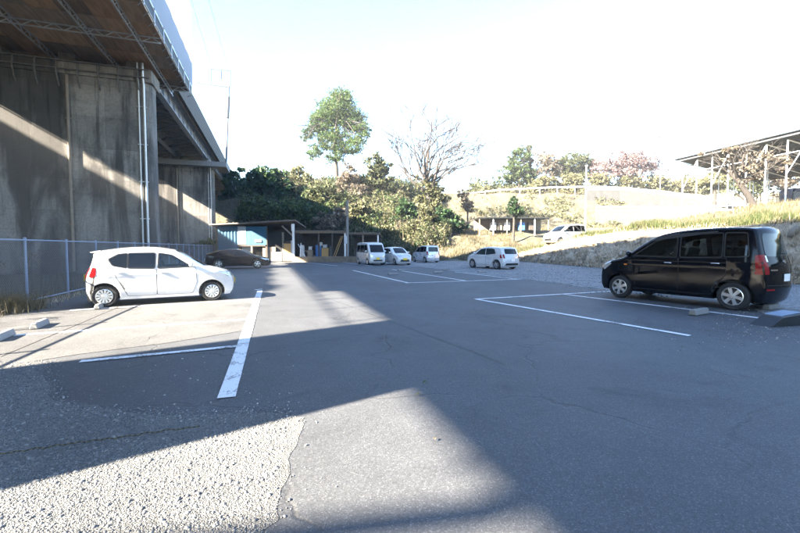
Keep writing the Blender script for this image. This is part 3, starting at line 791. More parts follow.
    def mirrors(s, x, z):
        for sg in (1, -1):
            p = s.surf('y+' if sg > 0 else 'y-', x, z); c = p+Vector((.03, .12*sg, .05))
            m = MB(); vs = []; fs = []; n = 10; k = 6
            for i in range(k+1):
                f = i/k*math.pi
                for j in range(n):
                    t = 2*math.pi*j/n; vs.append(c+Vector((.06*math.sin(f)*math.cos(t), .115*sg*-math.cos(f), .075*math.sin(f)*math.sin(t)+.01*math.cos(t))))
            for i in range(k):
                for j in range(n): j2 = (j+1) % n; fs.append((i*n+j, i*n+j2, (i+1)*n+j2, (i+1)*n+j))
            m.add(vs, fs); m.tube([p+Vector((0, -.02*sg, 0)), c+Vector((0, -.05*sg, -.02))], .025, 6); m.build('mirror', s.sp.get('mirror', s.paint), s.root, 60)
    def wheels(s, style='cover'):
        q = s.sp; r = q['wr']; tw = .17
        tm = MB(); pr = [(r*.64, -tw/2), (r*.9, -tw/2-.008), (r*.975, -tw/2+.015), (r, -tw/2+.04), (r, tw/2-.04), (r*.975, tw/2-.015), (r*.9, tw/2+.008), (r*.64, tw/2)]
        tm.lathe(pr, 36, 'y', True)
        rm = MB(); R0 = r*.66; o = tw/2
        rm.lathe([(R0, o+.006), (R0*.93, o+.010), (R0*.90, o-.004), (R0*.90, o-.06), (R0, o-.06)], 36, 'y', True)
        rm.lathe([(.0, o+.012), (.05, o+.010), (.062, o-.002), (.062, o-.03)], 16)
        if style == 'cover':
            for k in range(12):
                a = 2*math.pi*k/12; mt = Matrix.Rotation(a, 3, 'Y')
                vs = [mt @ Vector(p) for p in ((-.012, o+.006, .05), (.012, o+.006, .05), (.030, o+.008, R0*.93), (-.030, o+.008, R0*.93), (-.012, o-.02, .05), (.012, o-.02, .05), (.030, o-.02, R0*.93), (-.030, o-.02, R0*.93))]
                rm.add(vs, [(0,1,2,3),(4,7,6,5),(0,4,5,1),(1,5,6,2),(2,6,7,3),(3,7,4,0)])
        else:
            ns = 6 if style == 'six' else 5
            for k in range(ns):
                a = 2*math.pi*k/ns+.2; mt = Matrix.Rotation(a, 3, 'Y'); w0, w1 = (.030, .040)
                vs = [mt @ Vector(p) for p in ((-w0, o+.010, .03), (w0, o+.010, .03), (w1, o+.004, R0*.92), (-w1, o+.004, R0*.92), (-w0, o-.03, .03), (w0, o-.03, .03), (w1, o-.03, R0*.92), (-w1, o-.03, R0*.92))]
                rm.add(vs, [(0,1,2,3),(4,7,6,5),(0,4,5,1),(1,5,6,2),(2,6,7,3),(3,7,4,0)])
        bk = MB(); bk.lathe([(.0, o-.045), (R0*.92, o-.045)], 24)  # plain dark disc closing the gaps between the spokes
        tyre = tm.build('tyre', 'rubber', None, 40); rim = rm.build('rim', 'alloy', None, 35); disc = bk.build('backing_disc', 'black_plastic', None)
        first = True
        for x in (q['xf'], q['xr']):
            for sg in (1, -1):
                e = empty('wheel'); e.parent = s.root; e.location = (x, sg*(q['w']-.115), r)
                e.rotation_euler = (0, .4*sg+x, 0 if sg > 0 else math.pi)
                for ob in (tyre, rim, disc):
                    c = ob if first else ob.copy()
                    if not first: COL.objects.link(c)
                    c.parent = e
                first = False
    def plate(s, ax, z, mat, y=0, wd=.33, ht=.165):
        p = s.surf(ax, y, z); sg = 1 if ax == 'x+' else -1
        m = MB(); m.box((p.x+.014*sg, y, z), (.012, wd, ht)); pl = m.build('number_plate', mat, s.root, bevel=.004); return pl
    def place(s, fpx, rpx, side):
        f = gp(*fpx); r = gp(*rpx); d = f-r; q = s.sp; sc = d.length/(q['xf']-q['xr']); h = d.normalized()
        lat = Vector((-h.y, h.x, 0))*(1 if side == 'L' else -1)
        s.root.location = f-h*q['xf']*sc-lat*(q['w']-.1)*sc; s.root.rotation_euler = (0, 0, math.atan2(h.y, h.x)); s.root.scale = (sc, sc, sc)
        print('CAR', s.root.name, 'scale %.3f' % sc, tuple(round(c, 2) for c in s.root.location)); return s
    def put(s, loc, head, sc=1):
        s.root.location = loc; s.root.rotation_euler = (0, 0, math.atan2(head[1], head[0])); s.root.scale = (sc, sc, sc); return s
def grow(poly, d):
    n = len(poly); out = []; A = sum(poly[i][0]*poly[(i+1) % n][1]-poly[(i+1) % n][0]*poly[i][1] for i in range(n)); sg = 1 if A > 0 else -1
    for i in range(n):
        a = Vector(poly[i-1]); p = Vector(poly[i]); b = Vector(poly[(i+1) % n]); d1 = (p-a).normalized(); d2 = (b-p).normalized()
        n1 = Vector((d1.y, -d1.x))*sg; n2 = Vector((d2.y, -d2.x))*sg; m = (n1+n2)
        m = m/max(.4, m.length_squared)*2 if m.length > 1e-4 else n1
        out.append(p+m*d)
    return out
def cabin(c, rows, dash):
    q = c.sp; b = q['belt']; w_ = q['w']
    for x in rows:
        for sg in (1, -1):
            y = sg*w_*.46; m = MB(); m.box((x+.25, y, b-.36), (.5, .46, .16)); so_ = m.build('seat', 'seat_cloth', c.root, bevel=.04)
            m = MB(); m.box((x-.06, y, b-.05), (.13, .46, .56), Matrix.Rotation(-.22, 3, 'Y')); m.build('backrest', 'seat_cloth', so_, bevel=.05)
            m = MB(); m.box((x-.15, y, b+.33), (.09, .25, .17), Matrix.Rotation(-.2, 3, 'Y')); m.build('headrest', 'seat_cloth', so_, bevel=.035)
    m = MB(); m.box((dash, 0, b-.16), (.45, w_*1.7, .3)); m.build('dashboard', 'black_plastic', c.root, bevel=.06)
    m = MB(); y = -w_*.46; m.tube([(dash-.32+.06*math.sin(a), y+.18*math.cos(a), b+.02+.17*math.sin(a)) for a in np.linspace(0, 2*math.pi, 20)], .014, 6); m.build('steering_wheel', 'black_plastic', c.root, 60)
    m = MB(); m.box(((q['xf']+q['xr'])/2-.1, 0, b-.55), (q['xf']-q['xr']+.3, w_*1.72, .1)); m.build('cabin_floor', 'black_plastic', c.root)
def wipers(c, ax, ys, z0, dz, parent=None):
    for y in ys:
        a = c.surf(ax, y, z0); b = c.surf(ax, y+.42, z0+dz); sg = 1 if ax == 'x+' else -1; off = Vector((.02*sg, 0, .012))
        MB().tube([a+off, (a+b)/2+off*1.2, b+off], .007, 5).build('wiper', 'black_plastic', c.root)

# --- small white hatchback, near left
SPK = dict(F=1.70, Rr=-1.70, xf=1.12, xr=-1.335, wr=.275, clear=.17, w=.735, belt=.93, roof=1.49, tum=.13, tf=.17, tr=.08, crown=.09,
  top=[(1.60, .17), (1.68, .30), (1.695, .5), (1.66, .66), (1.56, .775), (1.35, .87), (1.08, .945), (.93, .985), (.62, 1.18), (.28, 1.375), (.05, 1.445), (-.3, 1.485), (-.8, 1.475), (-1.2, 1.425), (-1.47, 1.375), (-1.50, 1.34), (-1.545, 1.15), (-1.60, .98), (-1.68, .80), (-1.70, .55), (-1.69, .35), (-1.62, .17)], mirror='car_white')
SPK['win'] = [[(.60, .99), (.16, 1.29), (-.13, 1.345), (-.16, .965)], [(-.24, .965), (-.22, 1.35), (-.80, 1.345), (-.82, .985)]]
def kei_hatch(name, label, paint, style='cover', group=None):
    c = Car(name, label, SPK, paint, group)
    c.window([(.60, .99), (.16, 1.29), (-.13, 1.345), (-.16, .965)], mat='glass_front'); c.window([(-.24, .965), (-.22, 1.35), (-.80, 1.345), (-.82, .985)], mat='glass_privacy'); cabin(c, (.0, -.9), .62)
    c.patch_window([(-.86, .99), (-.84, 1.34), (-1.02, 1.32), (-1.22, 1.20), (-1.14, 1.05)], r=.03)
    c.door([(.72, .96), (-.19, .93), (-.19, .26), (.64, .26), (.74, .55)], -.03, .84)
    c.door([(-.205, .93), (-1.14, .96), (-1.06, .72), (-.90, .50), (-.84, .26), (-.205, .26)], -.98, .86)
    for w_ in c.ends('windscreen', [(-.53, 1.0), (.53, 1.0), (.47, 1.40), (.25, 1.425), (-.25, 1.425), (-.47, 1.40)], 'x+', .006, 'glass', r=.05): pass
    c.ends('rear_window', [(-.47, 1.0), (.47, 1.0), (.43, 1.30), (-.43, 1.30)], 'x-', .006, 'glass', r=.06)
    c.ends('headlight', [(.34, .655), (.64, .70), (.62, .83), (.52, .80), (.36, .72)], 'x+', .006, 'clear_lens', mirror=True)
    c.side('headlight_wrap', [(1.44, .79), (1.24, .875), (1.36, .80), (1.56, .67), (1.60, .72)], .006, 'clear_lens', r=.015)
    c.ends('grille', [(-.42, .30), (.42, .30), (.36, .48), (-.36, .48)], 'x+', .005, 'black_plastic')
    c.ends('tail_light', [(.46, .72), (.64, .72), (.60, 1.0), (.50, 1.0)], 'x-', .006, 'red_lens', mirror=True)
    c.side('tail_light_wrap', [(-1.48, .93), (-1.50, 1.0), (-1.555, 1.0), (-1.63, .78), (-1.58, .74), (-1.49, .80)], .007, 'red_lens', r=.02)
    m = MB(); m.prism([(-1.40, 1.425), (-1.62, 1.385), (-1.60, 1.365), (-1.40, 1.375)], -.50, .50, 'y'); m.build('rear_spoiler', paint, c.root, bevel=.008)
    m = MB(); m.tube([(-.05, 0, 1.50), (-.09, 0, 1.54)], .012, 6); m.build('antenna', 'black_plastic', c.root)
    c.mirrors(.58, 1.0); c.wheels(style); c.plate('x+', .52, 'yellow_plate'); c.plate('x-', .72, 'yellow_plate'); wipers(c, 'x+', (-.42, .02), 1.03, .05)
    c.ends('bonnet_seam', [(-.56, .80), (.56, .80), (.54, .812), (-.54, .812)], 'x+', .002, 'black_plastic', r=.002)
    return c
kei_hatch('small_hatchback', 'small white hatchback parked side on by the chain link fence at left', 'car_white').place((212, 300.5), (105, 307), 'R')

# --- black tall wagon, right
SPV = dict(F=2.02, Rr=-1.93, xf=1.345, xr=-1.345, wr=.325, clear=.23, w=.86, belt=1.24, roof=1.93, tum=.13, tf=.20, tr=.10, crown=.12,
  top=[(1.90, .23), (1.99, .38), (2.015, .6), (1.99, .80), (1.93, .95), (1.75, 1.05), (1.45, 1.13), (1.25, 1.19), (.85, 1.47), (.48, 1.71), (.2, 1.82), (-.2, 1.89), (-.8, 1.93), (-1.3, 1.93), (-1.62, 1.90), (-1.70, 1.84), (-1.78, 1.5), (-1.85, 1.2), (-1.90, 1.0), (-1.92, .7), (-1.93, .5), (-1.86, .23)], handle='chrome', mirror='car_black')
SPV['win'] = [[(.92, 1.24), (.42, 1.60), (.16, 1.705), (-.13, 1.755), (-.15, 1.225)], [(-.24, 1.225), (-.22, 1.765), (-1.10, 1.80), (-1.12, 1.245)], [(-1.18, 1.25), (-1.16, 1.80), (-1.55, 1.79), (-1.62, 1.27)]]
def tall_wagon(name, label, paint, sp=SPV, style='six', group=None, plate='white_plate'):
    c = Car(name, label, sp, paint, group)
    c.window([(.92, 1.24), (.42, 1.60), (.16, 1.705), (-.13, 1.755), (-.15, 1.225)], mat='glass_front'); c.window([(-.24, 1.225), (-.22, 1.765), (-1.10, 1.80), (-1.12, 1.245)], mat='glass_privacy'); cabin(c, (.1, -.9), .95)
    c.window([(-1.18, 1.25), (-1.16, 1.80), (-1.55, 1.79), (-1.62, 1.27)], mat='glass_privacy')
    c.side('roof_visor', [(.52, 1.655), (.14, 1.79), (-.3, 1.825), (-1.0, 1.855), (-1.0, 1.825), (-.3, 1.79), (.14, 1.745), (.50, 1.625)], .012, 'black_plastic', r=.01)
    c.door([(1.02, 1.22), (-.185, 1.19), (-.185, .34), (.86, .34), (.94, .75)], .05, 1.06); c.door([(-.205, 1.19), (-1.22, 1.21), (-1.20, .80), (-.97, .62), (-.93, .34), (-.205, .34)], -1.0, 1.08)
    c.ends('windscreen', [(-.66, 1.22), (.66, 1.22), (.58, 1.74), (.3, 1.78), (-.3, 1.78), (-.58, 1.74)], 'x+', .006, 'glass', r=.06)
    c.ends('rear_window', [(-.66, 1.26), (.66, 1.26), (.60, 1.78), (-.60, 1.78)], 'x-', .006, 'glass_clear', r=.1)
    c.ends('headlight', [(.42, .80), (.74, .83), (.72, 1.0), (.60, .98), (.44, .90)], 'x+', .006, 'clear_lens', mirror=True)
    c.side('headlight_wrap', [(1.62, 1.07), (1.60, .98), (1.86, .80), (1.93, .86), (1.88, .96)], .006, 'clear_lens', r=.02)
    c.ends('grille', [(-.5, .36), (.5, .36), (.42, .6), (-.42, .6)], 'x+', .005, 'black_plastic')
    c.ends('tail_light', [(.64, .86), (.82, .86), (.80, 1.30), (.68, 1.30)], 'x-', .010, 'red_lens', mirror=True, r=.015)
    c.side('tail_light_wrap', [(-1.73, 1.29), (-1.75, .86), (-1.87, .86), (-1.81, 1.29)], .010, 'red_lens', r=.015)
    c.ends('reverse_lamp', [(.64, 1.14), (.69, 1.14), (.69, 1.28), (.65, 1.28)], 'x-', .014, 'clear_lens', mirror=True, r=.01)
    c.ends('tailgate_seam', [(-.72, .62), (.72, .62), (.72, .608), (-.72, .608)], 'x-', .003, 'rubber', r=.002)
    c.ends('bumper_reflector', [(.5, .50), (.74, .50), (.74, .535), (.5, .535)], 'x-', .006, 'red_lens', mirror=True, r=.01)
    c.ends('emblem', [(-.05, 1.10), (.05, 1.10), (.05, 1.18), (-.05, 1.18)], 'x-', .012, 'chrome', r=.04, rim=1)
    c.ends('name_badge', [(.38, .94), (.60, .94), (.60, .97), (.38, .97)], 'x-', .006, 'chrome', r=.01); c.ends('name_badge', [(-.60, .94), (-.45, .94), (-.45, .97), (-.60, .97)], 'x-', .006, 'chrome', r=.01)
    c.side('side_marker', [(1.20, 1.0), (1.12, 1.0), (1.12, .965), (1.20, .965)], .010, 'orange_lens', r=.01)
    c.side('body_moulding', [(1.0, .42), (-.95, .42), (-.95, .36), (1.0, .36)], .010, paint, r=.02)
    for s_ in (1, -1):
        p = c.surf('y+' if s_ > 0 else 'y-', -1.68, 1.20)
        m = MB(); m.box((-1.70, s_*(sp['w']-.30), .30), (.02, .22, .26)); m.build('mud_flap', 'rubber', c.root)
    c.mirrors(.98, 1.24); c.wheels(style); c.plate('x-', .78, plate); c.plate('x+', .66, plate); wipers(c, 'x+', (-.5, .05), 1.25, .06); wipers(c, 'x-', (-.3,), 1.30, .03)
    return c
tall_wagon('tall_wagon_car', 'black tall wagon with silver six spoke wheels parked at right in front of the bank', 'car_black').place((620.5, 297.5), (733, 310), 'L')

# --- dark low hatchback beyond the white one
SPL = dict(F=2.05, Rr=-2.05, xf=1.28, xr=-1.22, wr=.31, clear=.17, w=.86, belt=.86, roof=1.34, tum=.22, tf=.25, tr=.14, crown=.14,
  top=[(1.92, .17), (2.03, .3), (2.04, .48), (1.96, .62), (1.7, .74), (1.3, .84), (1.02, .90), (.6, 1.12), (.2, 1.27), (-.1, 1.325), (-.5, 1.335), (-1.0, 1.27), (-1.5, 1.14), (-1.85, 1.03), (-1.95, .98), (-1.98, .8), (-2.04, .6), (-2.03, .4), (-1.95, .17)])
c = Car('low_hatchback', 'dark navy low coupe like hatchback parked in front of the blue shed', SPL, 'car_navy')
c.window([(.78, .90), (.28, 1.14), (-.18, 1.215), (-.25, .885)]); c.window([(-.31, .885), (-.24, 1.218), (-.7, 1.21), (-1.2, 1.08), (-1.3, .95)])
c.door([(.95, .88), (-.31, .86), (-.36, .28), (.80, .28), (.90, .55)], -.15, .77); c.ends('windscreen', [(-.6, .92), (.6, .92), (.5, 1.26), (-.5, 1.26)], 'x+', .006, 'glass')
c.ends('headlight', [(.45, .58), (.76, .64), (.72, .74), (.5, .68)], 'x+', .006, 'clear_lens', mirror=True); c.side('headlight_wrap', [(1.6, .75), (1.5, .72), (1.85, .58), (1.93, .62)], .006, 'clear_lens', r=.01)
c.ends('tail_light', [(.5, .82), (.76, .80), (.72, .93), (.5, .93)], 'x-', .006, 'red_lens', mirror=True); c.ends('rear_window', [(-.52, 1.03), (.52, 1.03), (.45, 1.22), (-.45, 1.22)], 'x-', .006, 'glass')
c.mirrors(.72, .92); c.wheels('five'); c.plate('x-', .6, 'white_plate'); c.plate('x+', .42, 'white_plate')
hd = Vector((.955, .296, 0)); c.put(gp(257.5, 268.3)-hd*1.28+Vector((-hd.y, hd.x, 0))*.76, hd)

# --- far row: kei van, small car, wagon, hatchback
SPB = dict(F=1.69, Rr=-1.69, xf=1.12, xr=-1.20, wr=.275, clear=.19, w=.735, belt=1.02, roof=1.88, tum=.07, tf=.08, tr=.05, crown=.06,
  top=[(1.60, .19), (1.68, .3), (1.69, .6), (1.66, .88), (1.60, 1.02), (1.35, 1.45), (1.18, 1.72), (1.05, 1.82), (.6, 1.875), (-.5, 1.885), (-1.3, 1.87), (-1.55, 1.84), (-1.62, 1.76), (-1.66, 1.3), (-1.68, .9), (-1.69, .5), (-1.63, .19)])
c = Car('kei_van', 'white boxy micro van, leftmost of the vehicles parked at the far end', SPB, 'car_white', 'white vehicles parked at the far end of the lot')
c.window([(1.30, 1.08), (1.10, 1.50), (.95, 1.66), (.45, 1.66), (.42, 1.06)]); c.window([(.34, 1.06), (.36, 1.66), (-.55, 1.66), (-.55, 1.08)]); c.window([(-.64, 1.08), (-.64, 1.66), (-1.42, 1.63), (-1.46, 1.1)])
c.door([(1.34, 1.03), (.38, 1.01), (.38, .28), (.82, .28), (.84, .6), (1.3, .68)], .52, .95); c.door([(.36, 1.01), (-.60, 1.03), (-.60, .28), (.36, .28)], .25, .95)
c.ends('windscreen', [(-.6, 1.06), (.6, 1.06), (.56, 1.68), (-.56, 1.68)], 'x+', .006, 'glass'); c.ends('rear_window', [(-.56, 1.1), (.56, 1.1), (.52, 1.66), (-.52, 1.66)], 'x-', .006, 'glass')
c.ends('headlight', [(.42, .66), (.66, .66), (.64, .88), (.44, .86)], 'x+', .006, 'clear_lens', mirror=True); c.ends('tail_light', [(.58, .6), (.68, .6), (.67, 1.0), (.58, 1.0)], 'x-', .006, 'red_lens', mirror=True)
c.ends('grille', [(-.4, .34), (.4, .34), (.4, .46), (-.4, .46)], 'x+', .005, 'black_plastic'); c.mirrors(1.18, 1.1); c.wheels('cover'); c.plate('x+', .56, 'yellow_plate'); c.plate('x-', .7, 'yellow_plate')
HS = Vector((.42, -.907, 0)); p = gp(376.5, 265.2); c.put(p-HS*1.4, HS)
c = kei_hatch('small_hatchback', 'small white car facing the camera with yellow plate beside the micro van', 'car_white', 'five', 'white vehicles parked at the far end of the lot')
p = gp(404, 265.3); c.put(p-HS*1.55, HS)
SPW = dict(SPV); SPW['F'] = 2.02
c = tall_wagon('tall_wagon_car', 'white wagon seen from behind, in the middle of the far row', 'car_silver', SPV, 'five', 'white vehicles parked at the far end of the lot')
hd = Vector((-.42, .907, 0)); p = gp(434, 262.8); c.put(p+hd*1.7, hd, .84)
SPS = dict(F=1.85, Rr=-1.85, xf=1.16, xr=-1.24, wr=.31, clear=.19, w=.835, belt=.98, roof=1.51, tum=.13, tf=.18, tr=.10, crown=.12,
  top=[(1.74, .19), (1.83, .32), (1.85, .55), (1.80, .74), (1.65, .86), (1.3, .96), (1.02, 1.02), (.7, 1.22), (.38, 1.40), (.1, 1.47), (-.4, 1.505), (-1.0, 1.49), (-1.45, 1.45), (-1.56, 1.40), (-1.66, 1.18), (-1.74, 1.0), (-1.80, .8), (-1.84, .55), (-1.83, .36), (-1.76, .19)], mirror='car_white')
c = Car('hatchback', 'white hatchback parked alone on the gravel in front of the grassy bank', SPS, 'car_white', 'white vehicles parked at the far end of the lot')
c.window([(.72, 1.02), (.28, 1.33), (-.16, 1.385), (-.20, .99)], mat='glass_clear'); c.window([(-.28, .99), (-.25, 1.388), (-.90, 1.37), (-1.12, 1.06)], mat='glass_clear')
c.door([(.85, .99), (-.24, .965), (-.24, .3), (.74, .3), (.82, .6)], -.08, .88); c.door([(-.26, .965), (-1.15, .99), (-1.05, .72), (-.86, .5), (-.82, .3), (-.26, .3)], -1.02, .9)
c.ends('windscreen', [(-.6, 1.04), (.6, 1.04), (.52, 1.42), (-.52, 1.42)], 'x+', .006, 'glass'); c.ends('rear_window', [(-.56, 1.03), (.56, 1.03), (.52, 1.37), (-.52, 1.37)], 'x-', .006, 'glass', r=.08)
c.ends('headlight', [(.45, .68), (.76, .74), (.74, .92), (.52, .84)], 'x+', .006, 'clear_lens', mirror=True); c.ends('tail_light', [(.60, .74), (.78, .76), (.74, 1.02), (.64, 1.02)], 'x-', .006, 'red_lens', mirror=True)
c.side('tail_light_wrap', [(-1.56, 1.0), (-1.58, .76), (-1.74, .76), (-1.66, 1.0)], .007, 'red_lens', r=.015); c.side('quarter_pillar', [(-.92, 1.37), (-1.12, 1.06), (-1.2, 1.06), (-1.02, 1.36)], .004, 'black_plastic', r=.01)
c.ends('bumper_insert', [(-.6, .28), (.6, .28), (.55, .42), (-.55, .42)], 'x-', .005, 'black_plastic'); c.mirrors(.72, 1.02); c.wheels('five'); c.plate('x-', .62, 'white_plate'); c.plate('x+', .55, 'white_plate')
c.place((480, 267.0), (497, 269.4), 'L'); sc_ = c.root.scale[0]
if abs(sc_-1) > .12:
    f = gp(497, 269.4); hd = Vector((-.52, .854, 0)); lat = Vector((-hd.y, hd.x, 0)); c.put(f+hd*1.24-lat*.735, hd, 1.0)

# ------------------------------------------------------------------ wheel stops
def stop(px, py, head, label, ln=.6, wd=.14, ht=.11, dirt='concrete_block'):
    p = gp(px, py); e = math.atan2(head[1], head[0])
    m = MB(); m.prism([(-wd/2, 0), (wd/2, 0), (wd/2-.03, ht), (-wd/2+.03, ht)], -ln/2, ln/2, 'y')
    m.box((0, 0, .05), (wd*.4, .2, .125)) if False else None
    o = m.build('wheel_stop', dirt, None, bevel=.015); o.location = (p.x, p.y, .012); o.rotation_euler = (0, 0, e)
    return tag(o, label, 'wheel stop', 'concrete wheel stops')
LS = gp(240, 346.3)-gp(80, 362)   # stall direction on the left
stop(40, 327, LS, 'concrete wheel stop on the left paving, between the edge one and the white hatchback'); stop(3, 339, LS, 'concrete wheel stop cut by the left edge of the picture')
stop(100, 308, LS, 'concrete wheel stop against the rear wheel of the white hatchback')
RS = Vector((-.5, .866, 0))
stop(699, 314.5, RS, 'pale concrete wheel stop beside the rear wheel of the black wagon', .62, .16, .12, 'concrete_pale'); stop(771, 309, RS, 'pale concrete wheel stop behind the black wagon', .62, .16, .12, 'concrete_pale')
for px, py, lb in ((393, 274.8, 'leftmost pale wheel stop in the far marked bays'), (402, 271, 'pale wheel stop at the far left bay, behind the leftmost one'), (438, 273, 'middle pale wheel stop in the far marked bays'), (446, 270, 'pale wheel stop behind the middle one in the far bays'), (482, 272.5, 'rightmost pale wheel stop in front of the white hatchback on gravel')):
    stop(px, py, RS, lb, .6, .14, .10, 'concrete_block')
# dark board with a pale sheet on it, right edge
B0 = gp(770, 327.5); bo = empty('covered_board', B0); tag(bo, 'dark sloping board with a pale blue sheet over it at the right edge', 'board')
m = MB(); m.prism([(0, 0), (1.1, 0), (1.1, .30), (.42, .235)], 0, .45, 'y'); m.build('board', 'black_plastic', bo, bevel=.01)
m = MB(); m.prism([(.52, .25), (.56, .27), (1.15, .335), (1.15, .31), (.56, .25), (.53, .235)], .10, .47, 'y'); m.build('sheet', 'sheet_pale', bo, bevel=.004)
bo.rotation_euler = (0, 0, .25); bo.scale = (.8, .8, .72)

# ------------------------------------------------------------------ sheds at the back
YB = 41.
def bx(m, x0, x1, y0, y1, D0, D1, Yr=YB):   # box from pixel rectangle at depth Yr
    a = at(x0, y1, Yr); b = at(x1, y0, Yr); return m.bb((a.x, D0, a.z), (b.x, D1, b.z))
sh = empty('blue_shed', at(243, 262, YB)); tag(sh, 'blue boarded lean to shed with one white board behind the dark hatchback', 'shed')
def part(name, mat, root, *boxes, bevel=0):
    m = MB()
    for bq in boxes: bx(m, *bq)
    o = m.build(name, mat, None, bevel=bevel); o.parent = root; o.matrix_parent_inverse = Matrix.Translation(-Vector(root.location)); return o
for k, (a, b) in enumerate(((218.5, 224.7), (225, 231.2), (231.5, 237.7))): part('wall_board', 'blue_board', sh, (a, b, 226.5, 260, YB+.012*k, YB+.1+.012*k))
part('wall_board', 'white_board', sh, (238, 245.8, 226.5, 244.5, YB-.02, YB+.1))
for a, b in ((246, 250.8), (251, 258), (258.2, 266)): part('wall_board', 'blue_board', sh, (a, b, 226.5, 245, YB+.01, YB+.1))
part('beam', 'wood_dark', sh, (237, 267, 244.9, 246.4, YB+.02, YB+.25)); part('post', 'wood_grey', sh, (251, 252.4, 246, 261, YB, YB+.15)); part('post', 'wood_dark', sh, (265.5, 267, 226, 261, YB+.02, YB+.18))
part('wall_panel', 'white_board', sh, (240, 250.5, 247, 261, YB+.6, YB+.66)); part('wall_panel', 'wood_grey', sh, (252.6, 265, 252, 261, YB+1.1, YB+1.18))
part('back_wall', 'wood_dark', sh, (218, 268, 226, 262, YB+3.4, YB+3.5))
part('side_wall', 'blue_board', sh, (218, 218.9, 226.5, 260, YB+.15, YB+3.4))
rf = MB(); a = at(213, 225.6, YB); b = at(297, 221.2, YB)
rf.add([(a.x, YB-.7, a.z), (b.x, YB-.7, b.z), (b.x, YB+4, b.z-.5), (a.x, YB+4, a.z-.5), (a.x, YB-.7, a.z+.12), (b.x, YB-.7, b.z+.12), (b.x, YB+4, b.z-.38), (a.x, YB+4, a.z-.38)], [(0,3,2,1),(4,5,6,7),(0,1,5,4),(1,2,6,5),(2,3,7,6),(3,0,4,7)])
o = rf.build('roof', 'tin_roof', None); o.parent = sh; o.matrix_parent_inverse = Matrix.Translation(-Vector(sh.location))
def ribs(root, x0, x1, ya, yb, n):
    for k in range(n):
        f = (k+.5)/n; A = at(x0+(x1-x0)*f, ya+(yb-ya)*f, YB)
        m = MB(); m.bar((A.x, YB-.7, A.z+.14), (A.x, YB+4, A.z-.36), .07, .05); o = m.build('roof_rib', 'tin_roof', None); o.parent = root; o.matrix_parent_inverse = Matrix.Translation(-Vector(root.location))
ribs(sh, 213, 297, 225.6, 221.2, 20)
op = empty('open_store', at(280, 262, YB)); tag(op, 'dark open fronted store with ochre door next to the blue shed', 'shed')
part('post', 'wood_grey', op, (262.6, 264, 232, 261, YB+.3, YB+.45)); part('post', 'wood_grey', op, (281.4, 282.8, 232, 261, YB+.3, YB+.45)); part('post', 'steel_white', op, (293, 294.6, 224, 262, YB-.2, YB-.05)); part('post_head', 'steel_white', op, (292, 294.8, 224, 231, YB-.24, YB-.2))
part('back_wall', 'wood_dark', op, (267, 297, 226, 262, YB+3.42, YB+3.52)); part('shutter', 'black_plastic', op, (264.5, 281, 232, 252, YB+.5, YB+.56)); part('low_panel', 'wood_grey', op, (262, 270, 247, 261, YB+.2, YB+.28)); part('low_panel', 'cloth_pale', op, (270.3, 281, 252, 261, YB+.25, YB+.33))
part('door', 'wood_ochre', op, (283, 290, 243.5, 261, YB+.3, YB+.38)); part('door_post', 'white_board', op, (290.4, 291.6, 240.5, 261, YB+.25, YB+.38)); part('lintel', 'wood_dark', op, (282.8, 291.6, 240.8, 243.2, YB+.28, YB+.36))
m = MB(); m.bar(at(282, 226, YB-.1), at(294, 237, YB-.1), .12); o = m.build('brace', 'wood_grey', None); o.parent = op; o.matrix_parent_inverse = Matrix.Translation(-Vector(op.location))
part('bundle', 'cloth_pale', op, (255, 262, 239.5, 242.5, YB-.1, YB+.4), bevel=.08)
def lowshed(name, label, x0, x1, yt, posts, yroof=1.8):
    r = empty(name, at((x0+x1)/2, 258, YB)); tag(r, label, 'shed')
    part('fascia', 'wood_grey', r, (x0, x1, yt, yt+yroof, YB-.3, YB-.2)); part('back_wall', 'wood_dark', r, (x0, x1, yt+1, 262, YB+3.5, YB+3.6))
    A = at(x0, yt, YB); B = at(x1, yt, YB); m = MB()
    m.add([(A.x, YB-.5, A.z), (B.x, YB-.5, B.z), (B.x, YB+4.2, B.z-.35), (A.x, YB+4.2, A.z-.35), (A.x, YB-.5, A.z+.08), (B.x, YB-.5, B.z+.08), (B.x, YB+4.2, B.z-.27), (A.x, YB+4.2, A.z-.27)], [(0,3,2,1),(4,5,6,7),(0,1,5,4),(1,2,6,5),(2,3,7,6),(3,0,4,7)])
    o = m.build('roof', 'tin_roof', None); o.parent = r; o.matrix_parent_inverse = Matrix.Translation(-Vector(r.location))
    for p in posts: part('post', p[1], r, (p[0], p[0]+1.2, yt+1.5, 260, YB-.2, YB-.06))
    return r
lowshed('lean_to', 'long low open lean to with flat tin roof right of the ochre door', 296, 347, 231.5, ((318.5, 'wood_dark'), (332, 'wood_dark'), (344.6, 'steel_white')))
lowshed('lean_to', 'small dark lean to behind the white micro van', 350, 380, 233.5, ((362.5, 'wood_grey'), (377.5, 'steel_white')), 1.2)
def junk(name, label, cat, mat, *boxes, bevel=.03):
    m = MB()
    for bq in boxes: bx(m, *bq)
    return tag(m.build(name, mat, None, bevel=bevel), label, cat)
junk('crate', 'yellowish crate stored in the open lean to', 'crate', 'wood_ochre', (320, 327, 248, 258, YB+.8, YB+1.4)); junk('white_sack', 'white sack standing in the open lean to', 'sack', 'cloth_pale', (299, 303, 245, 257, YB+.3, YB+.8), bevel=.12)
junk('blue_bin', 'blue bin at the back of the open lean to', 'bin', 'tarp_blue', (313, 319, 245, 257, YB+1.2, YB+1.7), bevel=.05); junk('white_drum', 'pale drum beside the blue bin in the lean to', 'drum', 'white_board', (316, 320, 242, 246, YB+1.1, YB+1.5), bevel=.1)
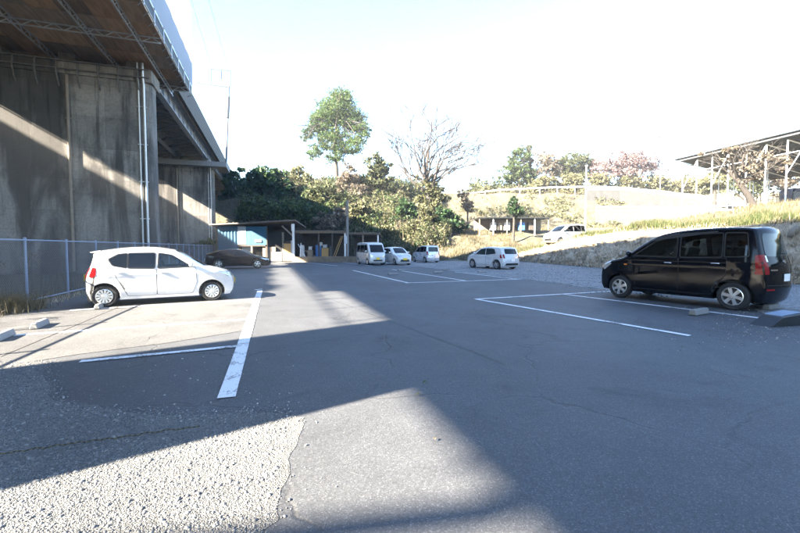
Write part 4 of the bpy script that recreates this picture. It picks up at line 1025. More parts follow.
for k, (x0, x1) in enumerate(((333, 341.5), (335, 343))):
    m = MB(); m.bar(at(x0, 257.5, YB-.15+.1*k), at(x1, 236, YB-.15+.1*k), .24, .04); tag(m.build('plank', 'wood_ochre', None), ('lower' if k == 0 else 'upper')+' one of two planks leaning under the lean to roof', 'plank', 'leaning planks')
for k, (x0, y0, x1, y1) in enumerate(((298, 244, 306, 258), (301, 243, 300, 258), (304, 250, 316, 257))):
    m = MB(); m.tube([at(x0, y0, YB+.1), at(x1, y1, YB+.1)], .04, 6); tag(m.build('pipe', ('steel_galv', 'steel_white', 'wood_grey')[k], None), ('grey pipe', 'white pipe', 'brown pole')[k]+' leaning beside the white sack in the lean to', 'pipe')
for k, (x0, x1, y0, y1, d, mt, lb, ct) in enumerate(((306, 311, 250, 258, .6, 'wood_grey', 'grey wooden box on the lean to floor left of the blue bin', 'box'), (307, 310, 246.5, 249.9, .65, 'cloth_pale', 'pale bundle on top of the grey wooden box', 'bundle'), (327.5, 331, 246, 258, 1.0, 'steel_dark', 'dark cabinet right of the yellowish crate', 'cabinet'), (321, 325, 244.5, 247.8, .9, 'white_board', 'white tub on top of the yellowish crate', 'tub'), (271, 275, 247, 251.8, .2, 'wood_grey', 'brown box on the pale panel in the open store', 'box'), (353, 359, 249, 258, .5, 'wood_dark', 'dark crate in the small lean to behind the micro van', 'crate'), (366, 371, 247, 258, .8, 'cloth_pale', 'grey sacks in the small lean to behind the micro van', 'sacks'))):
    junk(ct, lb, ct, mt, (x0, x1, y0, y1, YB+d, YB+d+.5), bevel=.04)
for a_ in range(6): part('wall_rib', 'blue_board', sh, (219.4+a_*3.1, 219.9+a_*3.1, 227, 259, YB-.05, YB-.002))
# low retaining kerb and soil in front of the lean tos
m = MB(); a = at(292, 258, 39.6); b = at(362, 258, 39.0); m.bar((a.x, 39.9, .22), (b.x, 39.0, .3), .25, .6); tag(m.build('low_wall', 'soil', None, bevel=.02), 'low grey kerb wall in front of the open lean to', 'wall')
# utility pole
pb = at(347.5, 261, 39.6); e = empty('utility_pole', (pb.x, pb.y, 0)); tag(e, 'pale concrete utility pole standing in front of the lean to', 'pole')
MB().tube([(0, 0, 0), (0, 0, at(347, 201, 39.6).z)], [.15, .12], 10).build('pole', 'concrete_pale', e, 60); MB().box((-.15, -.2, 2.2), (.28, .14, .75)).build('meter_box', 'white_board', e, bevel=.02); MB().box((.0, -.16, 5.0), (.34, .08, .9)).build('sign_plate', 'wood_grey', e)

# ------------------------------------------------------------------ terraces, walls and buildings on the right
def ribbon(name, pts, zt, zb, th, mat, parent=None):
    m = MB()
    for i in range(len(pts)-1):
        a, b = Vector(pts[i]), Vector(pts[i+1]); d = Vector((b.x-a.x, b.y-a.y, 0)).normalized(); n = Vector((-d.y, d.x, 0))*th
        A = [Vector((a.x, a.y, zb[i])), Vector((b.x, b.y, zb[i+1])), Vector((b.x, b.y, zt[i+1])), Vector((a.x, a.y, zt[i]))]
        m.add(A+[p+n for p in A], [(0,1,2,3),(4,7,6,5),(0,4,5,1),(3,2,6,7)]+([(0,3,7,4)] if i == 0 else [])+([(1,5,6,2)] if i == len(pts)-2 else []))
    return m.build(name, mat, parent)
wp = [(586, 190, 73), (620, 190, 72), (660, 194.5, 70), (700, 199.5, 67.5), (760, 206, 63), (830, 212, 58)]
P = [at(*q) for q in wp]; e = empty('road_wall', (0, 0, 0)); tag(e, 'long grey concrete retaining wall with white rail below the upper road', 'wall')
ribbon('wall', P, [p.z for p in P], [p.z-3.2 for p in P], .4, 'concrete_old', e)
ribbon('coping', [p+Vector((0, -.08, 0)) for p in P], [p.z+.2 for p in P], [p.z+.003 for p in P], .56, 'white_wall', e)
rp = [(470, 193.5, 76), (500, 190, 76), (540, 188, 75.5), (575, 187, 74.5), (600, 187, 73.5), (630, 188.5, 72.3), (660, 191.5, 70.8), (690, 195, 68.5)]
P2 = [at(*q) for q in rp]; gr_ = empty('guard_rail', (0, 0, 0)); tag(gr_, 'white guard rail curving along the upper road', 'guard rail')
MB().tube(P2, .16, 6).build('rail', 'steel_white', gr_, 60)
for i in range(len(P2)-1):
    for f in (0, .5):
        p = P2[i].lerp(P2[i+1], f); MB().tube([p, (p.x, p.y, p.z-1.4)], .07, 5).build('post', 'steel_white', gr_)
wp = [(596, 207.5, 62), (640, 207.5, 60.5), (690, 208, 58), (740, 211, 54)]
P = [at(*q) for q in wp]; e = empty('terrace_wall', (0, 0, 0)); tag(e, 'pale concrete terrace wall beyond the black wagon', 'wall')
ribbon('wall', P, [p.z for p in P], [p.z-4.5 for p in P], .4, 'concrete_terrace', e); ribbon('coping', [p+Vector((0, -.08, 0)) for p in P], [p.z+.16 for p in P], [p.z+.003 for p in P], .56, 'white_wall', e)
# low dark shed row on the first terrace
YS = 53.; e = empty('low_store', at(515, 228, YS)); tag(e, 'low dark roofed open store on the terrace behind the small evergreen', 'shed')
a = at(478, 218, YS); b = at(549, 217, YS)
def sub(mb, name, mat, root, **k):
    o = mb.build(name, mat, None, **k); o.parent = root; o.matrix_parent_inverse = Matrix.Translation(-Vector(root.location)); return o
sub(MB().box(((a.x+b.x)/2, YS+1.5, a.z), (b.x-a.x, 4, .12)), 'roof', 'tin_dark', e); sub(MB().bb((a.x, YS+3, a.z-2.5), (b.x, YS+3.1, a.z-.08)), 'back_wall', 'wood_grey', e)
for k in range(6):
    x = a.x+.15+(b.x-a.x-.3)*k/5; sub(MB().bb((x-.06, YS-.3, a.z-2.6), (x+.06, YS-.18, a.z-.06)), 'post', 'steel_white' if k in (1, 4) else 'wood_grey', e)
for k, (x0, x1, mt) in enumerate(((492, 497, 'white_board'), (499, 503, 'wood_grey'), (505, 511, 'cloth_pale'), (520, 526, 'tarp_blue'), (530, 536, 'wood_dark'))):
    m = MB(); bx(m, x0, x1, 222, 230, YS+.4, YS+1.4, YS); tag(m.build('stored_box', mt, None, bevel=.04), ['white box, leftmost under the low dark terrace store', 'brown box right of the white one in the terrace store', 'grey bundle in the middle of the terrace store', 'blue box in the terrace store', 'dark box, rightmost in the terrace store'][k], 'box')
# white vehicle on the terrace
zc = at(568, 229.5, 37).z; c = tall_wagon('tall_wagon_car', 'white vehicle parked up on the grassy terrace above the bank', 'car_white', SPV, 'five')
pc = at(568, 229.5, 37); c.put((pc.x, pc.y+.6, gnd(pc.x, pc.y)-.02), (-.93, -.37, 0), .98)
# white pole and lamp
p = at(585, 236, 44); e = empty('white_pole', (p.x, p.y, gnd(p.x, p.y)-.2)); tag(e, 'thin white pole standing beside the white vehicle on the terrace', 'pole'); zt = at(585, 166, 44).z-e.location.z
MB().tube([(0, 0, 0), (0, 0, zt)], [.09, .07], 8).build('pole', 'steel_white', e, 60); MB().box((0, 0, zt+.04), (.2, .2, .08)).build('cap', 'steel_white', e)
p = at(660, 190, 74); e = empty('street_lamp', (p.x, p.y, gnd(p.x, p.y)-.2)); tag(e, 'thin street lamp with two dark heads above the pink tree', 'street lamp'); zt = at(660, 137, 74).z-e.location.z
MB().tube([(0, 0, 0), (0, 0, zt)], [.06, .045], 8).build('pole', 'steel_white', e, 60)
for s_ in (-1, 1): MB().box((s_*.55, 0, zt), (.8, .3, .14), Matrix.Rotation(-.15*s_, 3, 'Y')).build('lamp_head', 'steel_dark', e, bevel=.03)

# steel framed roof on the right
e = empty('steel_canopy', (0, 0, 0)); tag(e, 'white steel framed canopy with dark corrugated roof at upper right', 'canopy')
E0 = at(674, 160, 40.); E1 = at(800, 130, 29.75); dE = (E1-E0); dE = dE*1.5; E1 = E0+dE; dirE = Vector((dE.x, dE.y, 0)).normalized(); back = Vector((-dirE.y, dirE.x, 0)); back = back if back.x > 0 else -back
D = 10.; fall = -1.75
nr = 34
for k in range(nr):
    a = E0+dE*(k/nr); b = E0+dE*((k+.94)/nr); c_ = back*D+Vector((0, 0, fall)); up = Vector((0, 0, .05))
    m = MB(); m.add([a, b, b+c_, a+c_, a+up, b+up, b+c_+up, a+c_+up], [(0,3,2,1),(4,5,6,7),(0,1,5,4),(1,2,6,5),(2,3,7,6),(3,0,4,7)]); m.build('roof_panel', 'tin_dark', e)
for f in (.02, .2, .4, .6, .8, .98):
    a = E0+back*(D*f)+Vector((0, 0, fall*f-.13)); MB().bar(a, a+dE, .08, .12).build('purlin', 'mast_grey', e)
nP = 11
for k in range(nP):
    q = E0+dE*(.03+.94*k/(nP-1))
    for f in (.06, .5, .94):
        t_ = q+back*(D*f)+Vector((0, 0, fall*f-.25)); zg = gnd(t_.x, t_.y)-.3
        MB().tube([t_, (t_.x, t_.y, zg)], .055 if f < .1 else .038, 8).build('post', 'steel_white', e, 60)
    a = q+back*(D*.06)+Vector((0, 0, fall*.06-.28)); b = q+back*(D*.94)+Vector((0, 0, fall*.94-.28)); MB().bar(a, b, .07).build('rafter', 'steel_white', e)
    if k < nP-1:
        q2 = E0+dE*(.03+.94*(k+1)/(nP-1)); A = q+back*(D*.06); B = q2+back*(D*.06)
        MB().bar(A+Vector((0, 0, -1.4)), B+Vector((0, 0, -1.4)), .05).build('tie', 'steel_white', e)
        if k % 2 == 0: MB().bar(A+Vector((0, 0, -3.0)), B+Vector((0, 0, -.4)), .05).build('brace', 'steel_white', e)
        A2 = q+back*(D*.94); B2 = q2+back*(D*.94)
        for z in (-1.8, -2.5, -3.2, -3.9): MB().bar(A2+Vector((0, 0, z)), B2+Vector((0, 0, z)), .04).build('back_rail', 'wood_grey', e)
        for f in (.25, .5, .75): p = A2.lerp(B2, f); MB().bar(p+Vector((0, 0, -1.3)), p+Vector((0, 0, -4.6)), .035).build('back_stake', 'wood_grey', e)
p = at(792, 193, 33); zz = gnd(p.x, p.y); m = MB(); vs = []
m.box((p.x+.6, p.y, zz+.55), (2.4, 1.4, 1.3)); tag(m.build('tarpaulin_heap', 'car_navy', None, bevel=.3), 'dark blue tarpaulin covered heap under the steel canopy', 'heap')
# light rail fence on the terrace edge
fp = [at(690, 209, 38), at(740, 209, 34), at(800, 210, 29.), at(860, 211, 25.5)]
e = empty('pipe_fence', (0, 0, 0)); tag(e, 'low white pipe fence along the terrace in front of the canopy', 'fence')
for i in range(3):
    for f in np.linspace(0, 1, 5)[:-1]:
        p = fp[i].lerp(fp[i+1], f); MB().tube([(p.x, p.y, p.z+.3), (p.x, p.y, gnd(p.x, p.y)-.2)], .035, 6).build('post', 'steel_white', e)
    for dz in (.28, -.1): MB().tube([fp[i]+Vector((0, 0, dz)), fp[i+1]+Vector((0, 0, dz))], .03, 6).build('rail', 'steel_white', e)

# steep bank face of stones and dry vines
def bank():
    ysb = np.arange(-4, 44.5, .22); nz = 14; Vv = []; Ff = []
    for y in ysb:
        h = hbank(y)
        for j in range(nz):
            f = j/(nz-1); d = -.25+.78*f**1.5; z = h*f*.95+.02
            n1 = noise.noise_vector(Vector((y*.8, f*2.4*h, 1)))*.20+noise.noise_vector(Vector((y*2.6, f*7*h, 4)))*.13
            k = math.sin(f*math.pi)**.5
            Vv.append((wallx(y)+d+n1.x*k-.12*k, y+n1.y*k, z+n1.z*k*.5))
    for i in range(len(ysb)-1):
        for j in range(nz-1): Ff.append((i*nz+j, i*nz+j+1, (i+1)*nz+j+1, (i+1)*nz+j))
    o = npmesh('bank', Vv, Ff, 'bank_face')
    struct(o)
bank()

# ------------------------------------------------------------------ gravel, pebbles, leaves on the ground
bm = bmesh.new(); bmesh.ops.create_icosphere(bm, subdivisions=1, radius=1); ICO_V = np.array([v.co[:] for v in bm.verts]); ICO_F = np.array([[v.index for v in f.verts] for f in bm.faces]); bm.free()
OCT_V = np.array([(1,0,0),(-1,0,0),(0,1,0),(0,-1,0),(0,0,1),(0,0,-1)], float); OCT_F = np.array([(0,2,4),(2,1,4),(1,3,4),(3,0,4),(2,0,5),(1,2,5),(3,1,5),(0,3,5)])
def inside(P, poly):
    x, y = P[:, 0], P[:, 1]; c = np.zeros(len(P), bool); n = len(poly)
    for i in range(n):
        x0, y0 = poly[i][0], poly[i][1]; x1, y1 = poly[i-1][0], poly[i-1][1]
        if abs(y1-y0) < 1e-12: continue
        c ^= ((y0 > y) != (y1 > y)) & (x < (x1-x0)*(y-y0)/(y1-y0)+x0)
    return c
def randrot(n):
    q = rng.normal(size=(n, 4)); q /= np.linalg.norm(q, axis=1)[:, None]; a, b, c, d = q.T
    return np.stack([np.stack([1-2*(c*c+d*d), 2*(b*c-a*d), 2*(b*d+a*c)], -1), np.stack([2*(b*c+a*d), 1-2*(b*b+d*d), 2*(c*d-a*b)], -1), np.stack([2*(b*d-a*c), 2*(c*d+a*b), 1-2*(b*b+c*c)], -1)], 1)
def scatter(name, P, size, mat, base=(ICO_V, ICO_F), zl=.003, flat=.6):
    n = len(P); bv, bf = base; k = len(bv)
    jit = bv[None]*(1+rng.uniform(-.28, .28, (n, k, 1))); s = size[:, None]*np.stack([rng.uniform(.8, 1.3, n), rng.uniform(.6, 1., n), rng.uniform(.45, .75, n)], 1)
    L = jit*s[:, None, :]; Rm = randrot(n); W_ = np.einsum('nij,nkj->nki', Rm, L); W_[:, :, 2] *= flat+.2
    W_[:, :, :2] += P[:, None, :2]; W_[:, :, 2] += zl+(size*flat*.35)[:, None]+(P[:, 2][:, None] if P.shape[1] > 2 else 0)
    Fc = (bf[None]+np.arange(n)[:, None, None]*k).reshape(-1, 3)
    return npmesh(name, W_.reshape(-1, 3), Fc, mat)
gp2 = [(p[0], p[1]) for p in gpoly]
P = np.stack([rng.uniform(-7.2, -.2, 420000), rng.uniform(.6, 5.6, 420000)], 1); jit_ = rng.normal(size=P.shape)*.06; P = P[inside(P+jit_, gp2)]
P = P[(np.abs(P[:, 0]) < P[:, 1]*1.12+.3) & (P[:, 1] > 1.7)]
o = scatter('gravel', P[:22000], rng.lognormal(math.log(.0064), .42, len(P[:22000])).clip(.003, .020), 'stones', flat=.38); tag(o, 'loose pale crushed stone gravel in the left foreground', 'gravel', kind='stuff')
o = scatter('gravel_chips', P[22000:95000], rng.lognormal(math.log(.0040), .35, len(P[22000:95000])).clip(.002, .011), 'stones', (OCT_V, OCT_F), flat=.5); tag(o, 'fine pale stone chips filling the gravel in the left foreground', 'gravel', kind='stuff')
# spill of single stones past the edges
Q = []
while len(Q) < 800:
    i = rng.integers(0, len(gp2)); a = np.array(gp2[i-1]); b = np.array(gp2[i]); p = a+(b-a)*rng.random()+rng.normal(size=2)*np.array([.13, .11])*rng.random()**.7*1.4
    if p[1] > 1.8: Q.append(p)
for _ in range(160): g_ = gp(rng.uniform(90, 300), rng.uniform(348, 412)); Q.append(np.array([g_.x, g_.y]))
o = scatter('stray_gravel', np.array(Q), rng.lognormal(math.log(.0055), .45, len(Q)).clip(.002, .016), 'stones_white', zl=.003); tag(o, 'stray stones spilled over the dark asphalt beside the gravel', 'gravel', kind='stuff')
Q = []
for _ in range(900):
    g_ = gp(rng.normal(760, 45), rng.normal(324, 12))
    if g_.y > 5.2 and g_.y < 10.5: Q.append((g_.x, g_.y))

o = scatter('stray_gravel', np.array(Q), rng.lognormal(math.log(.0085), .45, len(Q)).clip(.003, .022), 'stones_white', (OCT_V, OCT_F), zl=.006); tag(o, 'stray white stones scattered beside and behind the black wagon', 'gravel', kind='stuff')
P = np.stack([rng.uniform(2, 16, 16000), rng.uniform(12, 42, 16000)], 1); P = P[(P[:, 0] < 16.3-.14*(P[:, 1]-16.3)) & (P[:, 0] > 9.4-.2*P[:, 1]+rng.normal(size=len(P))*.4)]
o = scatter('yard_gravel', P, rng.lognormal(math.log(.02), .45, len(P)).clip(.006, .045), 'stones_white', (OCT_V, OCT_F), zl=.002); tag(o, 'grey gravel around the white hatchback below the bank', 'gravel', kind='stuff')
# rope on the gravel
pts = [gp(px, py, .03) for px, py in ((-40, 460), (0, 455), (40, 449), (80, 443), (120, 438), (160, 432), (205, 426.5))]; ptsR = []
for i in range(len(pts)-1):
    for k in range(8): p = pts[i].lerp(pts[i+1], k/8); ptsR.append(p+Vector((0, .008*math.sin(i*5+k*1.3), .004*math.sin(k*2.+i)+.008)))
o = MB().tube(ptsR, .0055, 6).build('rope', 'rope', None, 60); tag(o, 'yellow and black twisted rope lying across the shaded gravel', 'rope')
def leafobj(px, py, s, mat, label, rz):
    p = gp(px, py); m = MB(); n = 9; vs = []; fs = []
    for i in range(n):
        f = i/(n-1); w_ = .5*math.sin(math.pi*f**.8)*s*.62; z = .25*s*math.sin(f*3)+.01; vs += [((f-.5)*s, w_, z+.12*s), ((f-.5)*s, 0, z), ((f-.5)*s, -w_, z+.1*s)]
    for i in range(n-1): fs += [(3*i, 3*i+1, 3*i+4, 3*i+3), (3*i+1, 3*i+2, 3*i+5, 3*i+4)]
    me = bpy.data.meshes.new('fallen_leaf'); me.from_pydata(vs, [], fs); o = link('fallen_leaf', me, mat, None, (p.x, p.y, .006)); o.rotation_euler = (0, 0, rz); tag(o, label, 'leaf')
leafobj(425, 384, .055, 'leaf_bright', 'green fallen leaf at the tip of the sunlit patch', .6); leafobj(435, 441, .04, 'leaf_brown', 'brown fallen leaf in the middle of the sunlit patch', 1.2); leafobj(418, 396.5, .05, 'leaf_pale', 'pale fallen leaf just inside the tip of the sunlit patch', .2)

# ------------------------------------------------------------------ grass and weeds
def blades(name, P, h, wd, mat, lean=.5, seg=2, parent=None):
    n = len(P); az = rng.uniform(0, 2*np.pi, n); ln = rng.uniform(.1, lean, n)*h; dx, dy = np.cos(az), np.sin(az); a2 = az+np.pi/2+rng.normal(size=n)*.6
    wx, wy = np.cos(a2)*wd/2, np.sin(a2)*wd/2; rows = []
    for s in (0, .55, 1.):
        k = 1-s*.95; c = np.stack([P[:, 0]+dx*ln*s*s, P[:, 1]+dy*ln*s*s, P[:, 2]+h*s*(1-.18*s*lean)], 1)
        o_ = np.stack([wx*k, wy*k, 0*wx], 1); rows += [c-o_, c+o_]
    Vv = np.stack(rows, 1).reshape(-1, 3); b = np.arange(n)[:, None]*6
    Ff = np.concatenate([b+np.array([[0, 1, 3, 2]]), b+np.array([[2, 3, 5, 4]])])
    return npmesh(name, Vv, Ff, mat, parent)
def area(n, x0, x1, y0, y1, cond):
    out = []
    while len(out) < n:
        x = random.uniform(x0, x1); y = y0+(y1-y0)*random.random()**1.4
        if cond(x, y): out.append((x, y, gnd(x, y)))
    return np.array(out)
def patchy(x, y, s=.5, t=0.): return noise.noise(Vector((x*s, y*s, 11)))+noise.noise(Vector((x*s*3, y*s*3, 2)))*.5 > t-random.random()*.3
P = area(26000, 10, 34, 6, 50, lambda x, y: x > wallx(y)+.5 and x < wallx(y)+16 and patchy(x, y))
o = blades('dry_grass', P, rng.uniform(.15, .5, len(P)), rng.uniform(.02, .045, len(P)), 'dry_grass'); tag(o, 'pale dry grass on the terrace above the bank', 'grass', kind='stuff')
P = area(30000, 10, 30, 6, 46, lambda x, y: wallx(y)+.38 < x < wallx(y)+2.2+1.5*noise.noise(Vector((x*.4, y*.4, 3))))
o = blades('green_grass', P, rng.uniform(.12, .5, len(P)), rng.uniform(.02, .045, len(P)), 'green_grass'); tag(o, 'green and yellow grass along the top edge of the bank', 'grass', kind='stuff')
P = area(14000, -2, 16, 43, 60, lambda x, y: patchy(x, y)); o = blades('dry_grass', P, rng.uniform(.15, .5, len(P)), rng.uniform(.03, .06, len(P)), 'dry_grass'); tag(o, 'dry grass on the slope behind the far parked cars', 'grass', kind='stuff')
P = area(9000, 4, 40, 58, 78, lambda x, y: patchy(x, y)); o = blades('dry_grass', P, rng.uniform(.2, .7, len(P)), rng.uniform(.04, .09, len(P)), 'dry_grass'); tag(o, 'bleached dry grass on the hillside below the guard rail', 'grass', kind='stuff')
P = area(7000, -32, -16, 47, 64, lambda x, y: True); o = blades('dry_grass', P, rng.uniform(.2, .6, len(P)), rng.uniform(.03, .07, len(P)), 'dry_grass'); tag(o, 'sunlit dry grass slope behind the blue shed and far pier', 'grass', kind='stuff')
# dry vines hanging on the bank face
n = 30000; y = rng.uniform(4, 43, n); f = rng.random(n)**.8; hb = np.array([hbank(t_) for t_ in y]); x = 16.3-.14*(y-16.3)-.42+1.0*f**1.6+rng.normal(size=n)*.09
cl = np.array([noise.noise(Vector((a*.7, b*2.5, 3))) for a, b in zip(y, f*hb)]); k = cl > -.08-.2*rng.random(n)
P = np.stack([x, y, hb*f], 1)[k]; o = blades('dry_vine', P, rng.uniform(-.35, .4, len(P)), rng.uniform(.012, .04, len(P)), 'dry_vine', 1.2); tag(o, 'tangled dry vines and weeds covering the stony bank face', 'vines', kind='stuff')
# weeds behind the fence: thin stalks with feathery heads, and the sunlit clump at its foot
Q = []
for _ in range(900):
    u = rng.uniform(5, 24); v = -6.15-abs(rng.normal())*.32; p = br(v, u); Q.append((p.x, p.y, 0))
P = np.array(Q); o = blades('weeds', P, rng.uniform(.3, 1.25, len(P)), rng.uniform(.008, .02, len(P)), 'dry_grass', .45); tag(o, 'tall dry weeds growing behind the chain link fence', 'weeds', kind='stuff')
Q = []; T = []
for k in range(26):
    u = rng.uniform(7.5, 15); p = br(-6.2-rng.random()*.45, u); hgt = rng.uniform(1., 1.45); T.append((p, hgt))
m = MB(); HP = []
for p, hgt in T:
    l = Vector((random.uniform(-.25, .25), random.uniform(-.25, .25), hgt)); m.tube([p, p+l*.5+Vector((0, 0, .05)), p+l], [.006, .005, .003], 4)
    for _ in range(60): q = p+l+Vector(rng.normal(size=3))*.05+Vector((0, 0, -.03)); HP.append(q[:])
wd_ = m.build('stalks', 'dry_grass', None); tag(wd_, 'thin brown stalks with feathery seed heads behind the fence', 'weeds', kind='stuff')
blades('seed_heads', np.array(HP), rng.uniform(-.08, .1, len(HP)), np.full(len(HP), .02), 'dry_grass', 1.2, parent=wd_)
c = gp(8, 312); Q = np.array([(c.x+rng.normal()*.28-.1, c.y+rng.normal()*.32, 0) for _ in range(2600)]); o = blades('grass_clump', Q, rng.uniform(.15, .62, len(Q)), rng.uniform(.007, .016, len(Q)), 'dry_grass', 1.1); tag(o, 'sunlit dry grass clump at the foot of the fence, left edge', 'grass', kind='stuff')
Q = []
for _ in range(3500):
    u = rng.uniform(5.2, 30); p = br(-5.75+rng.normal()*.16, u); Q.append((p.x, p.y, 0))
o = blades('fence_weeds', np.array(Q), rng.uniform(.04, .2, len(Q)), rng.uniform(.008, .02, len(Q)), 'dry_vine', 1.2); tag(o, 'low dead weeds and litter along the foot of the fence', 'weeds', kind='stuff')

# ------------------------------------------------------------------ trees and shrubs
def limb(m, p, d, L, r, depth, tips, spread=.6, segs=4, droop=0., minr=.012, kids=3):
    pts = [p]; rad = [r]; q = p.copy(); dd = d.normalized()
    for i in range(segs):
        dd = (dd+Vector((random.gauss(0, .16), random.gauss(0, .16), random.gauss(0, .12)-droop*.1))).normalized(); q = q+dd*L/segs; pts.append(q.copy()); rad.append(max(minr, r*(1-.55*(i+1)/segs)))
    m.tube(pts, rad, 6 if r > .05 else (4 if r > .02 else 3), False); tips.append((q.copy(), rad[-1]))
    if depth > 0:
        for k in range(kids):
            i = random.randint(max(1, segs//2), segs); a = random.uniform(0, 6.283); t1 = dd.orthogonal().normalized(); t1.rotate(Matrix.Rotation(a, 3, dd))
            nd = (dd+t1*spread*random.uniform(.6, 1.3)+Vector((0, 0, .12))).normalized(); limb(m, pts[i], nd, L*random.uniform(.55, .8), rad[i]*random.uniform(.5, .72), depth-1, tips, spread, max(2, segs-1), droop, minr, kids)
def foliage(lobes, n, size, clump=.35, shell=.55, flat=1.):
    """leaf quads gathered in clumps spread through ellipsoids: (centre, rx, ry, rz)"""
    vol = np.array([l[1]*l[2]*l[3] for l in lobes])**.8; vol /= vol.sum(); C = []
    for l, v in zip(lobes, vol):
        k = int(n*v); nc = max(6, int(k/55)); u = rng.normal(size=(nc, 3)); u /= np.linalg.norm(u, axis=1)[:, None]; r = (shell+(1-shell)*rng.random(nc))**.9*rng.uniform(.62, 1.12, nc)
        cc = u*r[:, None]*np.array(l[1:4]); cr = clump*min(l[1:4])*rng.uniform(.45, 1.25, nc)
        ids = rng.integers(0, nc, k); g_ = rng.normal(size=(k, 3)); g_ /= (np.linalg.norm(g_, axis=1)[:, None]+1e-6); g_ *= (rng.random(k)**.5)[:, None]
        C.append(np.array(l[0])+cc[ids]+g_*cr[ids][:, None]*np.array([1.15, 1.15, .75]))
    C = np.concatenate(C); k = len(C); Rm = randrot(k); s = size*rng.lognormal(0, .42, k).clip(.35, 2.2)
    q = np.array([(-.5, -.3, 0), (.5, -.3, .08), (.5, .3, 0), (-.5, .3, .08)]); Vv = C[:, None]+np.einsum('nij,kj->nki', Rm, q)*s[:, None, None]
    return Vv.reshape(-1, 3), np.arange(k*4).reshape(-1, 4)
def tree(name, label, lobes_px, Y, mat, n=3000, leaf=.28, bark='bark', cat='tree', group=None, trunk=None, depth=.8, shell=.5, clump=.35):
    """lobes as (px, py, rx, ry) in the photograph at distance Y; each gets its own real depth"""
    L = []
    for k, (a, b, rx, ry) in enumerate(lobes_px):
        c = at(a, b, Y+(0 if len(lobes_px) == 1 else random.uniform(-.5, .5)*rx*Y/400*.8)); L.append((c, rx*Y/400, rx*Y/400*depth, ry*Y/400))
    c0 = L[0][0]; bx0 = trunk[0] if trunk else lobes_px[0][0]; b0 = at(bx0, 247, Y); zg = gnd(b0.x, b0.y)-.15; zc = min(l[0].z for l in L); base = Vector((b0.x, b0.y, min(zg, zc-.4)))
    e = empty(name, base); tag(e, label, cat, group)
    m = MB(); tips = []; H_ = max(.6, c0.z-base.z); r0 = trunk[1] if trunk else max(.06, .028*(H_+L[0][3])); P = [Vector((0, 0, 0))]
    tgt = c0-base; mid = tgt*.55+Vector((random.uniform(-.15, .15), random.uniform(-.15, .15), 0))*H_*.25; m.tube([P[0], mid*.5, mid, tgt], [r0*1.2, r0, r0*.85, r0*.55], 7, False)
    for l in L:
        for _ in range(5 if len(L) < 3 else 4):
            s0 = mid.lerp(tgt, random.uniform(.1, 1)); u = Vector(rng.normal(size=3)).normalized(); u.z = abs(u.z)*.7; end = l[0]-base+Vector((u.x*l[1], u.y*l[2], u.z*l[3]))*.75; d = end-s0
            if d.length > .2: limb(m, s0, d, d.length, r0*.4, 1, tips, .55, 3, 0, .015, 2)
    m.build('trunk', bark, e, 60); Vv, Ff = foliage([(l[0]-base,)+l[1:] for l in L], n, leaf, clump, shell); npmesh('crown', Vv, Ff, mat, e); return e
G1 = 'trees on the slope behind the sheds'
tree('evergreen_tree', 'dark evergreen tree partly hidden behind the far viaduct pier', [(238, 190, 17, 24), (228, 205, 12, 16)], 68, 'leaf_dark', 5200, .34, group=G1)
tree('evergreen_tree', 'round dark evergreen tree above the blue shed', [(266, 180, 20, 15), (284, 190, 15, 15), (255, 192, 15, 14)], 62, 'leaf_dark', 7500, .30, group=G1)
tree('broadleaf_shrub', 'dark green bushy shrub just above the blue shed roof', [(252, 208, 16, 13), (270, 211, 14, 11)], 53, 'leaf_mid', 5000, .22, cat='shrub', group=G1)
tree('broadleaf_shrub', 'green shrub above the open store with the ochre door', [(293, 212, 20, 14), (312, 216, 16, 12)], 52, 'leaf_mid', 5200, .22, cat='shrub', group=G1)
tree('pale_tree', 'pale leaved tree left of the tall green tree', [(298, 180, 18, 14), (312, 190, 18, 15), (288, 192, 12, 10)], 66, 'leaf_pale', 5500, .26, 'bark_pale', group=G1, shell=.3)
tree('pale_tree', 'olive tree under the tall green tree', [(325, 198, 20, 17), (312, 206, 14, 11)], 60, 'leaf_olive', 5200, .24, group=G1)
tree('tall_tree', 'tall bright green tree standing high above the sheds', [(338, 108, 21, 17), (352, 122, 17, 17), (322, 122, 17, 16), (330, 140, 16, 12), (352, 146, 14, 10), (315, 152, 10, 8), (340, 96, 13, 9), (336, 156, 12, 8), (362, 132, 10, 12), (308, 134, 8, 9)], 72, 'leaf_bright', 56000, .135, trunk=(338, .32), shell=.45, clump=.42)
tree('bushy_tree', 'tall olive brown bushy tree right of the tall green tree', [(375, 170, 16, 18), (382, 188, 16, 16), (366, 186, 15, 16)], 64, 'leaf_olive', 7500, .24, group=G1)
tree('brown_tree', 'reddish brown tree below the tall green tree', [(350, 178, 15, 16), (358, 196, 16, 13), (340, 190, 10, 10)], 62, 'leaf_brown', 4200, .22, group=G1, shell=.2)
tree('brown_tree', 'brown brush above the lean to roof left of the pole', [(328, 222, 16, 10), (342, 216, 10, 12)], 51, 'leaf_brown', 4200, .2, cat='shrub', group=G1, shell=.2)
tree('pale_shrub', 'pale sunlit shrub right of the utility pole', [(362, 212, 14, 13), (374, 224, 13, 12)], 54, 'leaf_pale', 5200, .2, 'bark_pale', cat='shrub', group=G1, shell=.3)
tree('pale_shrub', 'pale yellowish shrub behind the micro van', [(388, 232, 13, 10), (378, 240, 8, 6)], 49, 'leaf_pale', 3600, .18, 'bark_pale', cat='shrub', group=G1, shell=.3)
tree('evergreen_shrub', 'dark green shrub left of the bare tree trunk', [(405, 213, 12, 14), (400, 226, 9, 10)], 54, 'leaf_dark', 4200, .24, cat='shrub', group=G1)
